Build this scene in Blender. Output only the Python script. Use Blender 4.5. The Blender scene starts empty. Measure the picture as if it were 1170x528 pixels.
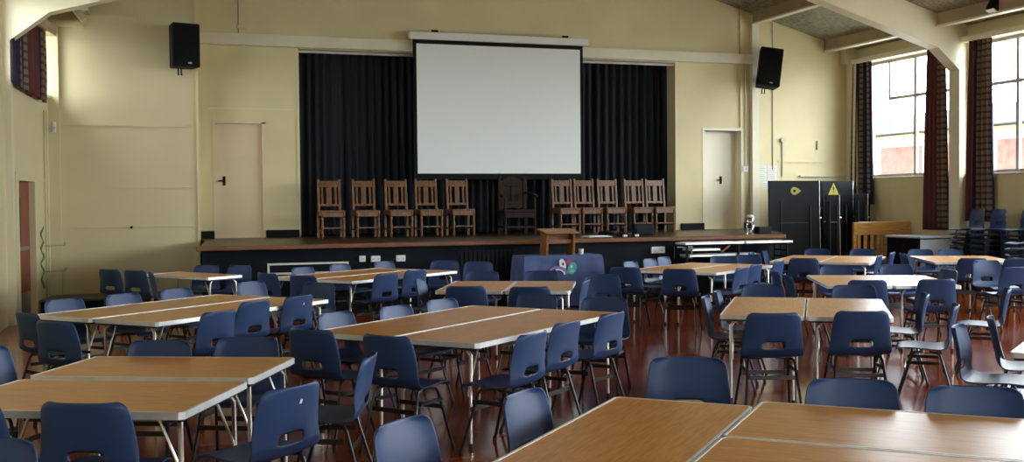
import bpy, bmesh, math, random
from mathutils import Vector, Matrix
random.seed(7)
PI = math.pi
SC = bpy.context.scene
COL = SC.collection

# ------------------------------------------------------------------ helpers
def new_bm(): return bmesh.new()

def box(bm, x0, x1, y0, y1, z0, z1, bev=0.0, M=None):
    vs = [bm.verts.new((x, y, z)) for z in (z0, z1) for y in (y0, y1) for x in (x0, x1)]
    fs = [(0,2,3,1),(4,5,7,6),(0,1,5,4),(2,6,7,3),(0,4,6,2),(1,3,7,5)]
    faces = [bm.faces.new([vs[i] for i in f]) for f in fs]
    if bev > 0:
        es = list({e for f in faces for e in f.edges})
        r = bmesh.ops.bevel(bm, geom=es, offset=bev, segments=2, affect='EDGES', profile=0.5)
        vs = list({v for f in r['faces'] for v in f.verts} | {v for v in vs if v.is_valid})
    if M is not None:
        for v in vs: v.co = M @ v.co
    return vs

def tube(bm, pts, r, seg=8, cap=True):
    pts = [Vector(p) for p in pts]
    rs = r if isinstance(r, (list, tuple)) else [r]*len(pts)
    rings = []; prev = None
    for i, p in enumerate(pts):
        if i == 0: t = pts[1]-p
        elif i == len(pts)-1: t = p-pts[i-1]
        else: t = (pts[i+1]-p).normalized()+(p-pts[i-1]).normalized()
        t.normalize()
        if prev is None:
            a = Vector((0,0,1)) if abs(t.z) < .9 else Vector((1,0,0))
            u = t.cross(a).normalized()
        else:
            u = (prev - t*prev.dot(t)).normalized()
        w = t.cross(u); prev = u
        rings.append([bm.verts.new(p+(u*math.cos(2*PI*k/seg)+w*math.sin(2*PI*k/seg))*rs[i]) for k in range(seg)])
    for a, b in zip(rings, rings[1:]):
        for k in range(seg):
            bm.faces.new((a[k], a[(k+1)%seg], b[(k+1)%seg], b[k]))
    if cap:
        bm.faces.new(rings[0][::-1]); bm.faces.new(rings[-1])

def lathe(bm, prof, seg=14, c=(0,0,0)):
    rings = []
    for r, z in prof:
        rings.append([bm.verts.new((c[0]+r*math.cos(2*PI*k/seg), c[1]+r*math.sin(2*PI*k/seg), c[2]+z)) for k in range(seg)])
    for a, b in zip(rings, rings[1:]):
        for k in range(seg): bm.faces.new((a[k], a[(k+1)%seg], b[(k+1)%seg], b[k]))
    bm.faces.new(rings[0][::-1]); bm.faces.new(rings[-1])

def prism(bm, poly, axis, a, b, M=None):
    """poly in the two axes other than `axis` (cyclic order), extruded a..b along axis"""
    def mk(p, t):
        if axis == 'z': return (p[0], p[1], t)
        if axis == 'y': return (p[0], t, p[1])
        return (t, p[0], p[1])
    A = [bm.verts.new(mk(p, a)) for p in poly]; B = [bm.verts.new(mk(p, b)) for p in poly]
    n = len(poly)
    bm.faces.new(A[::-1]); bm.faces.new(B)
    for i in range(n): bm.faces.new((A[i], A[(i+1)%n], B[(i+1)%n], B[i]))
    if M is not None:
        for v in A+B: v.co = M @ v.co

def slab_path(bm, path, w, t):
    """flat bar along a path: width w (vertical-ish), thickness t"""
    tube(bm, path, w/2, 4)

def mesh_of(name, bm, mat, smooth=None):
    bmesh.ops.recalc_face_normals(bm, faces=bm.faces[:])
    me = bpy.data.meshes.new(name); bm.to_mesh(me); bm.free()
    me.materials.append(mat)
    if smooth is not None:
        for p in me.polygons: p.use_smooth = True
        me.set_sharp_from_angle(angle=math.radians(smooth))
    return me

def obj(name, bm, mat, parent=None, smooth=None, loc=None, rz=None):
    o = bpy.data.objects.new(name, mesh_of(name, bm, mat, smooth))
    COL.objects.link(o)
    if parent is not None: o.parent = parent
    if loc is not None: o.location = loc
    if rz is not None: o.rotation_euler = (0, 0, rz)
    return o

def thing(name, label, cat, loc=(0,0,0), rz=0.0, group=None):
    o = bpy.data.objects.new(name, None); COL.objects.link(o)
    o.empty_display_size = .1
    o.location = loc; o.rotation_euler = (0, 0, rz)
    o['label'] = label; o['category'] = cat
    if group: o['group'] = group
    return o

def tag(o, label, cat, group=None):
    o['label'] = label; o['category'] = cat
    if group: o['group'] = group
    return o

def struct(name, bm, mat, parent=None, smooth=None):
    o = obj(name, bm, mat, parent, smooth)
    if parent is None: o['kind'] = 'structure'
    return o

def sempty(name):
    o = bpy.data.objects.new(name, None); COL.objects.link(o); o['kind'] = 'structure'; return o

def copy_tree(o, parent=None):
    c = o.copy(); COL.objects.link(c); c.parent = parent
    for ch in list(o.children): copy_tree(ch, c)
    return c

# ------------------------------------------------------------------ materials
def srgb(r, g, b):
    f = lambda c: (c/255/12.92) if c/255 <= .04045 else ((c/255+.055)/1.055)**2.4
    return (f(r), f(g), f(b), 1)

def mat(name, col, rough=.5, metal=0.0, spec=.5, noise=None, bump=None, coat=0.0, nscale=(1,1,1)):
    m = bpy.data.materials.new(name); m.use_nodes = True
    nt = m.node_tree; b = nt.nodes['Principled BSDF']
    b.inputs['Base Color'].default_value = col if len(col) == 4 else (*col, 1)
    b.inputs['Roughness'].default_value = rough; b.inputs['Metallic'].default_value = metal
    b.inputs['Specular IOR Level'].default_value = spec
    b.inputs['Coat Weight'].default_value = coat
    if noise or bump:
        tc = nt.nodes.new('ShaderNodeTexCoord'); mp = nt.nodes.new('ShaderNodeMapping')
        mp.inputs['Scale'].default_value = nscale
        nt.links.new(tc.outputs['Object'], mp.inputs['Vector'])
    if noise:
        sc, amt = noise
        n = nt.nodes.new('ShaderNodeTexNoise'); n.inputs['Scale'].default_value = sc; n.inputs['Detail'].default_value = 5
        nt.links.new(mp.outputs[0], n.inputs['Vector'])
        r = nt.nodes.new('ShaderNodeValToRGB')
        c = list(b.inputs['Base Color'].default_value)
        r.color_ramp.elements[0].position = .3; r.color_ramp.elements[1].position = .7
        r.color_ramp.elements[0].color = [x*(1-amt) for x in c[:3]]+[1]
        r.color_ramp.elements[1].color = [min(1, x*(1+amt)) for x in c[:3]]+[1]
        nt.links.new(n.outputs['Fac'], r.inputs['Fac']); nt.links.new(r.outputs['Color'], b.inputs['Base Color'])
    if bump:
        sc, st = bump
        n = nt.nodes.new('ShaderNodeTexNoise'); n.inputs['Scale'].default_value = sc; n.inputs['Detail'].default_value = 4
        nt.links.new(mp.outputs[0], n.inputs['Vector'])
        bp = nt.nodes.new('ShaderNodeBump'); bp.inputs['Strength'].default_value = st; bp.inputs['Distance'].default_value = .01
        nt.links.new(n.outputs['Fac'], bp.inputs['Height']); nt.links.new(bp.outputs['Normal'], b.inputs['Normal'])
    return m

def wood(name, dark, light, rough=.4, scale=1.0, axis='x', spec=.5, coat=0.0):
    m = bpy.data.materials.new(name); m.use_nodes = True
    nt = m.node_tree; b = nt.nodes['Principled BSDF']
    tc = nt.nodes.new('ShaderNodeTexCoord'); mp = nt.nodes.new('ShaderNodeMapping')
    s = {'x': (.7, 9, 9), 'y': (9, .7, 9), 'z': (9, 9, .7)}[axis]
    mp.inputs['Scale'].default_value = [v*scale for v in s]
    n = nt.nodes.new('ShaderNodeTexNoise'); n.inputs['Scale'].default_value = 2.6; n.inputs['Detail'].default_value = 9
    n.inputs['Roughness'].default_value = .62; n.inputs['Distortion'].default_value = .5
    r = nt.nodes.new('ShaderNodeValToRGB')
    r.color_ramp.elements[0].position = .36; r.color_ramp.elements[1].position = .64
    r.color_ramp.elements[0].color = dark; r.color_ramp.elements[1].color = light
    nt.links.new(tc.outputs['Object'], mp.inputs['Vector']); nt.links.new(mp.outputs[0], n.inputs['Vector'])
    nt.links.new(n.outputs['Fac'], r.inputs['Fac']); nt.links.new(r.outputs['Color'], b.inputs['Base Color'])
    b.inputs['Roughness'].default_value = rough; b.inputs['Specular IOR Level'].default_value = spec
    b.inputs['Coat Weight'].default_value = coat; b.inputs['Coat Roughness'].default_value = .12
    return m

WALLC = (.71, .615, .34)
M_wall = mat('cream_wall_paint', WALLC, .55, noise=(1.3, .05), bump=(60, .08))
M_wallL = mat('cream_gloss_paint', (.67, .585, .345), .4, noise=(.9, .05))
M_beam = mat('cream_beam_paint', (.72, .66, .47), .5, noise=(2, .04))
M_purlin = mat('purlin_shade_pelmet_brown', (.42, .33, .2), .6, noise=(3, .1))  # brown puts the shade on purlin sides into the colour; pelmet is brown itself
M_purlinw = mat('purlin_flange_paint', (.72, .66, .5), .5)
M_ceil = mat('wood_wool_slab', (.27, .26, .185), .9, noise=(14, .4), bump=(40, .5))
M_trimw = mat('beam_white_paint', (.77, .72, .54), .45, noise=(2, .04))
M_black = mat('black_stage_paint', (.008, .011, .013), .7, spec=.12, noise=(3, .25))
M_blackp = mat('black_plastic', (.007, .007, .008), .6, spec=.15)
M_blackg = mat('black_gloss_laminate', (.007, .008, .009), .45, spec=.12, noise=(2, .2))
M_grille = mat('speaker_grille', (.007, .008, .008), .8, spec=.1, bump=(300, .4))
M_screen = mat('screen_vinyl', (.80, .82, .79), .6)
M_case = mat('screen_case_white', (.80, .79, .74), .4)
M_border = mat('screen_black_border', (.006, .006, .007), .7, spec=.15)
M_cloth = mat('navy_cloth', (.075, .11, .25), .85, noise=(6, .15), bump=(150, .1))
M_steel = mat('bare_aluminium', (.86, .85, .82), .45, .75, noise=(20, .06))
M_leg = mat('plated_steel', (.62, .60, .55), .3, 1.0)
M_frame = mat('dark_steel_tube', (.025, .024, .024), .3, .35)
M_rubber = mat('black_rubber', (.01, .01, .01), .7)
M_plastic = mat('navy_polypropylene', (.026, .058, .155), .42, spec=.32, noise=(2.5, .08), bump=(220, .05))
M_doorc = mat('cream_door_paint', (.72, .58, .36), .4, noise=(1.2, .05))
M_doorw = mat('pale_door_paint', (.78, .71, .52), .35, noise=(1.2, .04))
M_red = mat('red_brown_door_paint', (.23, .055, .03), .4, noise=(2, .1))
M_kick = mat('kick_plate_steel', (.4, .39, .35), .35, .8)
M_white = mat('white_plastic', (.8, .8, .77), .4)
M_winf = mat('window_frame_paint', (.55, .52, .5), .45)
M_oak = wood('oak_chair_wood', srgb(76, 46, 20), srgb(136, 88, 40), .36, 1.6, 'z', .5)
M_oakd = wood('dark_oak_wood', srgb(22, 13, 8), srgb(44, 28, 17), .6, 1.6, 'z', .2)
M_lip = wood('stage_floor_wood', srgb(92, 54, 26), srgb(136, 86, 44), .35, 1.4, 'x', .4)
M_sfl = wood('dark_stage_boards', srgb(40, 26, 15), srgb(68, 45, 26), .35, 1.4, 'x', .35)
M_honey = wood('honey_pine_wood', srgb(178, 122, 58), srgb(216, 164, 92), .35, 2, 'x')
M_lect = wood('lectern_oak', srgb(112, 68, 28), srgb(160, 104, 48), .4, 1.5, 'x')
M_lam = wood('teak_laminate', srgb(196, 128, 52), srgb(226, 160, 80), .31, 3.2, 'x', .55)
M_paper = mat('white_paper', (.8, .79, .74), .7)
M_ink = mat('grey_ink', (.35, .35, .34), .7)
M_grey = mat('pale_grey_plastic_and_reflection', (.5, .54, .6), .3)  # small plastic fittings, and the window reflection painted on the black cabinet
M_yellow = mat('yellow_sticker', (.42, .35, .03), .5)
M_greenc = mat('green_cord', (.12, .2, .07), .7)
M_whitep = mat('white_gloss_paint', (.72, .72, .66), .4)
M_ground = mat('outdoor_paving', (.42, .41, .39), .9, noise=(.5, .15))
M_roof = mat('dark_roof_felt', (.055, .06, .07), .7, noise=(1, .2))
M_brick = mat('red_brick_wall', (.15, .05, .035), .85, noise=(3, .35))
M_render = mat('pale_render', (.5, .47, .42), .8)
M_yel = mat('yellow_fascia', (.4, .27, .1), .6)
M_grass = mat('lawn', (.1, .16, .05), .95, noise=(2, .3))

def glass_mat():
    m = bpy.data.materials.new('window_glass'); m.use_nodes = True
    nt = m.node_tree; nt.nodes.remove(nt.nodes['Principled BSDF'])
    t = nt.nodes.new('ShaderNodeBsdfTransparent'); g = nt.nodes.new('ShaderNodeBsdfGlossy')
    g.inputs['Roughness'].default_value = .02
    t.inputs['Color'].default_value = (.95, .97, .97, 1)
    lw = nt.nodes.new('ShaderNodeLayerWeight'); pw = nt.nodes.new('ShaderNodeMath'); pw.operation = 'POWER'; pw.inputs[1].default_value = 5
    f = nt.nodes.new('ShaderNodeMath'); f.operation = 'MULTIPLY_ADD'; f.inputs[1].default_value = .9; f.inputs[2].default_value = .03
    nt.links.new(lw.outputs['Facing'], pw.inputs[0]); nt.links.new(pw.outputs[0], f.inputs[0])
    mx = nt.nodes.new('ShaderNodeMixShader')
    nt.links.new(f.outputs[0], mx.inputs[0]); nt.links.new(t.outputs[0], mx.inputs[1]); nt.links.new(g.outputs[0], mx.inputs[2])
    nt.links.new(mx.outputs[0], nt.nodes['Material Output'].inputs['Surface'])
    return m
M_glass = glass_mat()
def clear_mat():
    m = bpy.data.materials.new('clear_plastic'); m.use_nodes = True
    nt = m.node_tree; nt.nodes.remove(nt.nodes['Principled BSDF'])
    t = nt.nodes.new('ShaderNodeBsdfTransparent'); t.inputs['Color'].default_value = (.86, .88, .84, 1)
    g = nt.nodes.new('ShaderNodeBsdfGlossy'); g.inputs['Roughness'].default_value = .12
    mx = nt.nodes.new('ShaderNodeMixShader'); mx.inputs[0].default_value = .25
    nt.links.new(t.outputs[0], mx.inputs[1]); nt.links.new(g.outputs[0], mx.inputs[2])
    nt.links.new(mx.outputs[0], nt.nodes['Material Output'].inputs['Surface'])
    return m
M_clear = clear_mat()

def floor_mat():
    m = bpy.data.materials.new('polished_hardwood_strip'); m.use_nodes = True
    nt = m.node_tree; b = nt.nodes['Principled BSDF']
    tc = nt.nodes.new('ShaderNodeTexCoord'); mp = nt.nodes.new('ShaderNodeMapping')
    mp.inputs['Rotation'].default_value = (0, 0, 0)
    br = nt.nodes.new('ShaderNodeTexBrick')
    br.inputs['Color1'].default_value = srgb(172, 80, 26); br.inputs['Color2'].default_value = srgb(130, 54, 16)
    br.inputs['Mortar'].default_value = srgb(70, 30, 15)
    br.inputs['Scale'].default_value = 1; br.inputs['Mortar Size'].default_value = .003
    br.inputs['Brick Width'].default_value = .9; br.inputs['Row Height'].default_value = .09
    n = nt.nodes.new('ShaderNodeTexNoise'); n.inputs['Scale'].default_value = 4; n.inputs['Detail'].default_value = 8
    mp2 = nt.nodes.new('ShaderNodeMapping'); mp2.inputs['Scale'].default_value = (1, 12, 1)
    mx = nt.nodes.new('ShaderNodeMix'); mx.data_type = 'RGBA'; mx.blend_type = 'MULTIPLY'; mx.inputs[0].default_value = .35
    nt.links.new(tc.outputs['Object'], mp.inputs[0]); nt.links.new(mp.outputs[0], br.inputs['Vector'])
    nt.links.new(tc.outputs['Object'], mp2.inputs[0]); nt.links.new(mp2.outputs[0], n.inputs['Vector'])
    nt.links.new(br.outputs['Color'], mx.inputs[6]); nt.links.new(n.outputs['Color'], mx.inputs[7])
    nt.links.new(mx.outputs[2], b.inputs['Base Color'])
    n2 = nt.nodes.new('ShaderNodeTexNoise'); n2.inputs['Scale'].default_value = 1.5; n2.inputs['Detail'].default_value = 5
    nt.links.new(tc.outputs['Object'], n2.inputs['Vector'])
    r = nt.nodes.new('ShaderNodeMapRange'); r.inputs['To Min'].default_value = .06; r.inputs['To Max'].default_value = .22
    nt.links.new(n2.outputs['Fac'], r.inputs['Value']); nt.links.new(r.outputs[0], b.inputs['Roughness'])
    bp = nt.nodes.new('ShaderNodeBump'); bp.inputs['Strength'].default_value = .12; bp.inputs['Distance'].default_value = .004
    nt.links.new(br.outputs['Fac'], bp.inputs['Height']); bp.invert = True
    nt.links.new(bp.outputs['Normal'], b.inputs['Normal'])
    b.inputs['Specular IOR Level'].default_value = .35
    return m
M_floor = floor_mat()

def fabric_stripe(name):
    """woven curtain: maroon, navy and beige upright stripes crossed by a small check (u across the cloth, v down it)"""
    m = bpy.data.materials.new(name); m.use_nodes = True
    nt = m.node_tree; b = nt.nodes['Principled BSDF']; b.inputs['Roughness'].default_value = .9
    uv = nt.nodes.new('ShaderNodeUVMap'); sx = nt.nodes.new('ShaderNodeSeparateXYZ')
    nt.links.new(uv.outputs[0], sx.inputs[0])
    fr = nt.nodes.new('ShaderNodeMath'); fr.operation = 'FRACT'
    nt.links.new(sx.outputs['X'], fr.inputs[0])
    r = nt.nodes.new('ShaderNodeValToRGB'); r.color_ramp.interpolation = 'CONSTANT'
    els = [(0, (96, 50, 45)), (.42, (34, 36, 62)), (.5, (118, 92, 66)), (.6, (32, 34, 60)), (.66, (128, 104, 76)), (.76, (30, 34, 62)), (.84, (126, 110, 96)), (.93, (34, 36, 70))]
    cr = r.color_ramp
    cr.elements[0].position = 0; cr.elements[0].color = srgb(*els[0][1])
    cr.elements[1].position = els[1][0]; cr.elements[1].color = srgb(*els[1][1])
    for p, c in els[2:]:
        e = cr.elements.new(p); e.color = srgb(*c)
    nt.links.new(fr.outputs[0], r.inputs[0])
    w = nt.nodes.new('ShaderNodeMath'); w.operation = 'FRACT'
    ml = nt.nodes.new('ShaderNodeMath'); ml.operation = 'MULTIPLY'; ml.inputs[1].default_value = 1.0
    nt.links.new(sx.outputs['Y'], ml.inputs[0]); nt.links.new(ml.outputs[0], w.inputs[0])
    gt = nt.nodes.new('ShaderNodeMath'); gt.operation = 'GREATER_THAN'; gt.inputs[1].default_value = .62
    nt.links.new(w.outputs[0], gt.inputs[0])
    lt = nt.nodes.new('ShaderNodeMath'); lt.operation = 'GREATER_THAN'; lt.inputs[1].default_value = .43
    nt.links.new(fr.outputs[0], lt.inputs[0])
    an = nt.nodes.new('ShaderNodeMath'); an.operation = 'MULTIPLY'
    nt.links.new(gt.outputs[0], an.inputs[0]); nt.links.new(lt.outputs[0], an.inputs[1])
    m2 = nt.nodes.new('ShaderNodeMath'); m2.operation = 'MULTIPLY'; m2.inputs[1].default_value = .7
    nt.links.new(an.outputs[0], m2.inputs[0])
    mx = nt.nodes.new('ShaderNodeMix'); mx.data_type = 'RGBA'
    nt.links.new(m2.outputs[0], mx.inputs[0]); nt.links.new(r.outputs['Color'], mx.inputs[6]); mx.inputs[7].default_value = srgb(34, 30, 48)
    nt.links.new(mx.outputs[2], b.inputs['Base Color'])
    return m
M_curt = fabric_stripe('woven_stripe_curtain')
M_drape = mat('black_stage_drape', (.030, .035, .043), .8, bump=(200, .15))

# ------------------------------------------------------------------ room shell
XL, XR = -1.82, 14.2
YB, YR = 19.4, -3.2
RIDX, RIDZ, SL = 6.4, 6.93, .278
def roof(x): return RIDZ - SL*abs(x-RIDX)
STZ = 1.03

b = new_bm(); box(b, -3.2, XR+.3, YR-.3, YB+1.6, -.12, 0); struct('floor', b, M_floor)

# ceiling: two sloping wood-wool planes with thickness
b = new_bm()
xs = [XL-.6, RIDX, XR+.6]
prism(b, [(x, roof(x)) for x in xs] + [(x, roof(x)+.15) for x in xs[::-1]], 'y', YR-.3, YB+1.6)
struct('ceiling', b, M_ceil)

# back wall: gable with the stage opening and the right doorway
OX0, OX1, OZ = 2.59, 10.03, 4.37
DLX0, DLX1, DRX0, DRX1, DZ = 1.13, 1.94, 10.68, 11.54, 3.03
b = new_bm()
def bw(x0, x1, z0, z1, y0=YB, y1=YB+.35): box(b, x0, x1, y0, y1, z0, z1)
def gable(x0, x1, z0, y0=YB, y1=YB+.35):
    pts = [(x0, z0), (x1, z0), (x1, roof(x1)+.05)]
    if x0 < RIDX < x1: pts.append((RIDX, RIDZ+.05))
    pts.append((x0, roof(x0)+.05))
    prism(b, pts, 'y', y0, y1)
bw(.78, DLX0, 0, OZ); bw(DLX0, DLX1, 0, STZ); bw(DLX0, DLX1, DZ, OZ); bw(DLX1, OX0, 0, OZ)
bw(OX1, DRX0, 0, OZ); bw(DRX0, DRX1, 0, STZ); bw(DRX0, DRX1, DZ, OZ); bw(DRX1, XR+.3, 0, OZ)
gable(.78, XR+.3, OZ)
struct('wall_back', b, M_wall)
b = new_bm(); gable(XL-.6, .82, 0, 18.6, 18.95); box(b, .6, .82, 18.9, YB+.3, 0, 5.2)
struct('wall_back_left', b, M_wallL)
# stage recess behind the opening
b = new_bm(); box(b, 1.8, 10.9, 20.6, 20.75, 0, 4.9); box(b, 1.8, 10.9, YB+.3, 20.75, 4.8, 4.9)
box(b, 1.8, 1.9, YB+.3, 20.7, 0, 4.85); box(b, 10.8, 10.9, YB+.3, 20.7, 0, 4.85)
struct('wall_stage_rear', b, M_black)
b = new_bm(); FW = [(1.2, 3.7), (7.2, 9.7)]; FS, FH = 1.1, 2.9  # unseen windows behind the camera, added to brighten foreground and chair fronts
box(b, XL-.6, XR+.3, YR-.3, YR, 0, FS); box(b, XL-.6, XR+.3, YR-.3, YR, FH, 7.2)
box(b, XL-.6, 1.2, YR-.3, YR, FS, FH); box(b, 3.7, 7.2, YR-.3, YR, FS, FH); box(b, 9.7, XR+.3, YR-.3, YR, FS, FH)
struct('wall_front', b, M_wall)
for k, (x0, x1) in enumerate(FW):
    wn = sempty('window_%d' % (8+k)); f = new_bm()
    for z in (FS, FH-.06, 2.3): box(f, x0, x1, YR-.17, YR-.12, z, z+.06)
    for j in range(5):
        x = x0+(x1-x0-.06)*j/4; box(f, x, x+.06, YR-.17, YR-.12, FS, FH)
    obj('window_frame', f, M_winf, wn)
    g = new_bm(); box(g, x0+.02, x1-.02, YR-.148, YR-.142, FS+.02, FH-.02); obj('pane', g, M_glass, wn)

# horizontal joint lines, pipes and mouldings on the left back wall
b = new_bm()
box(b, -1.37, .6, 18.575, 18.6, 2.9, 2.94); struct('trim_1', b, M_wallL)
b = new_bm()
for z, x0 in ((1.91, -1.36), (1.27, -1.15)): box(b, x0, .8, 18.58, 18.6, z-.012, z+.006)
struct('trim_2', b, M_wallL)
b = new_bm(); box(b, .78, .86, YB-.05, YB, 0, 4.39); box(b, .79, .83, 18.56, YB, STZ, 5.1); struct('trim_3', b, M_wall)

# long painted beam over the stage
b = new_bm(); box(b, .88, 11.76, YB-.13, YB, 4.385, 4.585, .006); struct('trim_4', b, M_trimw)
# edges of the stage opening
b = new_bm(); box(b, OX1-.0, OX1+.07, YB-.012, YB, STZ, OZ); box(b, OX0-.05, OX0, YB-.012, YB, STZ, OZ); struct('trim_5', b, M_wall)
b = new_bm(); box(b, OX0, OX1, YB+.02, YB+.06, OZ-.06, OZ-.02); struct('trim_6', b, M_winf)
# pilaster strip to the right of the stage
b = new_bm(); box(b, 11.5, 11.56, YB-.03, YB, 4.585, roof(11.5)); box(b, 11.5, 11.56, YB-.03, YB, 3.1, 4.385); struct('trim_7', b, M_wall)
b = new_bm(); box(b, 11.74, 11.9, YB-.1, YB, 0, roof(11.9)); struct('trim_8', b, M_trimw)
# panel joints
b = new_bm(); box(b, OX0-1.55, OX0-.1, YB-.008, YB, 3.28, 3.3); struct('trim_9', b, M_trimw)
b = new_bm(); box(b, 12.4, 14.1, YB-.02, YB, 2.39, 2.42); struct('trim_10', b, M_wall)

# right wall with window bays
COLS = [16.0, 11.55, 7.1, 2.65, -1.8]
SILL, HEAD = 2.06, 4.44
b = new_bm()
box(b, XR, XR+.3, YR, YB+.3, 0, SILL); box(b, XR, XR+.3, YR, YB+.3, HEAD, 5.0)
piers = [(19.0, YB+.3), (15.9, 16.45)] + [(c-.05, c+.35) for c in COLS[1:-1]] + [(YR-.1, -1.45)]
for p in piers: box(b, XR, XR+.3, p[0], p[1], SILL, HEAD)
struct('wall_right', b, M_wall)
bays = [(16.45, 19.0)] + [(COLS[i+1]+.35, (15.9 if i == 0 else COLS[i]-.05)) for i in range(4)]
for wi, (y0, y1) in enumerate(bays):
    wn = sempty('window_%d' % (wi+1))
    f = new_bm(); xf0, xf1 = XR+.12, XR+.17
    box(f, xf0, xf1, y0, y1, SILL, SILL+.06); box(f, xf0, xf1, y0, y1, HEAD-.06, HEAD)
    box(f, xf0, xf1, y0, y0+.05, SILL, HEAD); box(f, xf0, xf1, y1-.05, y1, SILL, HEAD)
    if wi == 0: ms, tops = [17.53], [18.31]
    elif wi == 1: ms, tops = [13.2, 14.9], [14.05]
    else: ms, tops = [y0+(y1-y0)*.33, y0+(y1-y0)*.67], []
    for y in ms: box(f, xf0-.01, xf1, y-.035, y+.035, SILL, HEAD)
    for y in tops: box(f, xf0-.01, xf1, y-.03, y+.03, 3.62, HEAD)
    box(f, xf0-.005, xf1, y0, (18.31 if wi == 0 else y1), 3.62, 3.68)
    obj('window_frame', f, M_winf, wn)
    g = new_bm(); box(g, XR+.142, XR+.148, y0+.02, y1-.02, SILL+.03, HEAD-.03); obj('pane', g, M_glass, wn)
    s = new_bm(); box(s, XR-.05, XR+.12, y0-.1, y1+.1, SILL-.03, SILL, .006); obj('sill', s, M_trimw, wn)
    p = new_bm(); box(p, XR-.16, XR, y0-.2, y1+.2, HEAD, HEAD+.1, .004); obj('pelmet', p, M_trimw, wn)
# flat moulding under the sill
b = new_bm(); box(b, XR-.02, XR, YR, YB, SILL-.1, SILL-.04); struct('trim_11', b, M_wall)
b = new_bm(); box(b, XR-.02, XR, YR, YB, 0, .14); struct('baseboard_right', b, M_oakd)

# left wall: straight run, then a slightly turned end bay with the exit door and a high window
LS, LH = 3.35, 4.42
b = new_bm()
box(b, XL-.3, XL, YR, 15.9, 0, LS); box(b, XL-.3, XL, YR, 15.9, LH, 5.0)
box(b, XL-.3, XL, 15.85, 15.9, LS, LH); box(b, XL-.3, XL, YR, 12.6, LS, LH)
struct('wall_left', b, M_wallL)
A2, B2 = Vector((-1.82, 15.9)), Vector((-1.45, 18.6))
ang = math.atan2(B2.y-A2.y, B2.x-A2.x)
LM = Matrix.Translation((A2.x, A2.y, 0)) @ Matrix.Rotation(ang, 4, 'Z')   # x runs along the wall, -y points into the room
b = new_bm()
box(b, -.1, .62, 0, .3, 0, LS, M=LM); box(b, .62, 1.62, 0, .3, 2.02, LS, M=LM); box(b, 1.62, 3.1, 0, .3, 0, LS, M=LM)
box(b, -.1, 3.1, 0, .3, LH, 5.0, M=LM); box(b, -.1, .3, 0, .3, LS, LH, M=LM)
struct('wall_left_end', b, M_wallL)
lb = [(12.6, 15.85)]
for wi, (y0, y1) in enumerate(lb):
    wn = sempty('window_%d' % (wi+6)); f = new_bm()
    for z in (LS, LH-.05): box(f, XL-.17, XL-.12, y0, y1, z, z+.05)
    for k in range(4):
        y = y0+(y1-y0-.05)*k/3; box(f, XL-.17, XL-.12, y, y+.05, LS, LH)
    obj('window_frame', f, M_winf, wn)
    g = new_bm(); box(g, XL-.148, XL-.142, y0+.02, y1-.02, LS+.02, LH-.02); obj('pane', g, M_glass, wn)
wn = sempty('window_7'); f = new_bm()
for z in (LS, LH-.05): box(f, .3, 3.2, .03, .08, z, z+.05, M=LM)
for x in (.3, 1.2, 2.1): box(f, x, x+.05, .03, .08, LS, LH, M=LM)
obj('window_frame', f, M_winf, wn)
g = new_bm(); box(g, .3, 3.2, .052, .058, LS+.02, LH-.02, M=LM); obj('pane', g, M_glass, wn)
s = new_bm(); box(s, .2, 2.75, -.05, .03, LS-.03, LS, M=LM); obj('sill', s, M_trimw, wn)
p = new_bm(); box(p, .2, 2.75, -.14, 0, 4.3, 4.46, M=LM); obj('pelmet', p, M_purlin, wn)

# exit door in the left wall
dn = sempty('door_1')
d = new_bm(); box(d, .66, 1.58, .06, .11, .02, 1.98, .004, LM); obj('door_leaf', d, M_red, dn)
d = new_bm(); box(d, .72, 1.52, .05, .06, .02, .36, M=LM); obj('kick_plate', d, M_kick, dn)
d = new_bm(); box(d, .82, 1.02, .045, .06, 1.1, 1.75, M=LM); obj('vision_panel', d, M_blackg, dn)
d = new_bm(); box(d, .72, 1.5, .03, .06, .98, 1.03, M=LM); obj('push_bar', d, M_kick, dn)
d = new_bm()
box(d, 1.58, 1.82, -.03, .12, 0, 2.1, .006, LM); box(d, .5, .66, -.03, .12, 0, 2.1, .006, LM); box(d, .66, 1.58, -.03, .12, 1.98, 2.1, .004, LM)
obj('door_frame', d, M_wallL, dn)

# stage doors
def stage_door(n, x0, x1, mt, hx, depth):
    dn = sempty('door_%d' % n)
    d = new_bm(); box(d, x0+.01, x1-.01, YB+depth, YB+depth+.045, STZ, DZ, .003); obj('door_leaf', d, mt, dn)
    d = new_bm()
    tube(d, [(hx, YB+depth, STZ+1.0), (hx, YB+depth-.05, STZ+1.0), (hx-.1, YB+depth-.055, STZ+1.0)], .012, 8)
    box(d, hx-.025, hx+.025, YB+depth-.008, YB+depth, STZ+.92, STZ+1.08); obj('door_handle', d, M_blackp, dn, 40)
    d = new_bm(); box(d, x0-.04, x0+.01, YB-.006, YB+.3, STZ, DZ+.03); box(d, x1-.01, x1+.05, YB-.012, YB+.3, STZ, DZ+.03)
    box(d, x0-.04, x1+.05, YB-.012, YB+.3, DZ, DZ+.05); obj('door_frame', d, mt, dn)
stage_door(2, DLX0, DLX1, M_doorc, 1.28, .06)
stage_door(3, DRX0, DRX1, M_doorw, 11.18, .22)

# skirting along the stage's back wall
b = new_bm()
for x0, x1 in ((.88, 1.1), (1.98, 2.56), (10.15, 10.66), (11.6, 11.74)): box(b, x0, x1, YB-.05, YB, STZ, STZ+.13, .005)
struct('baseboard_back', b, M_blackp)

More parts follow.
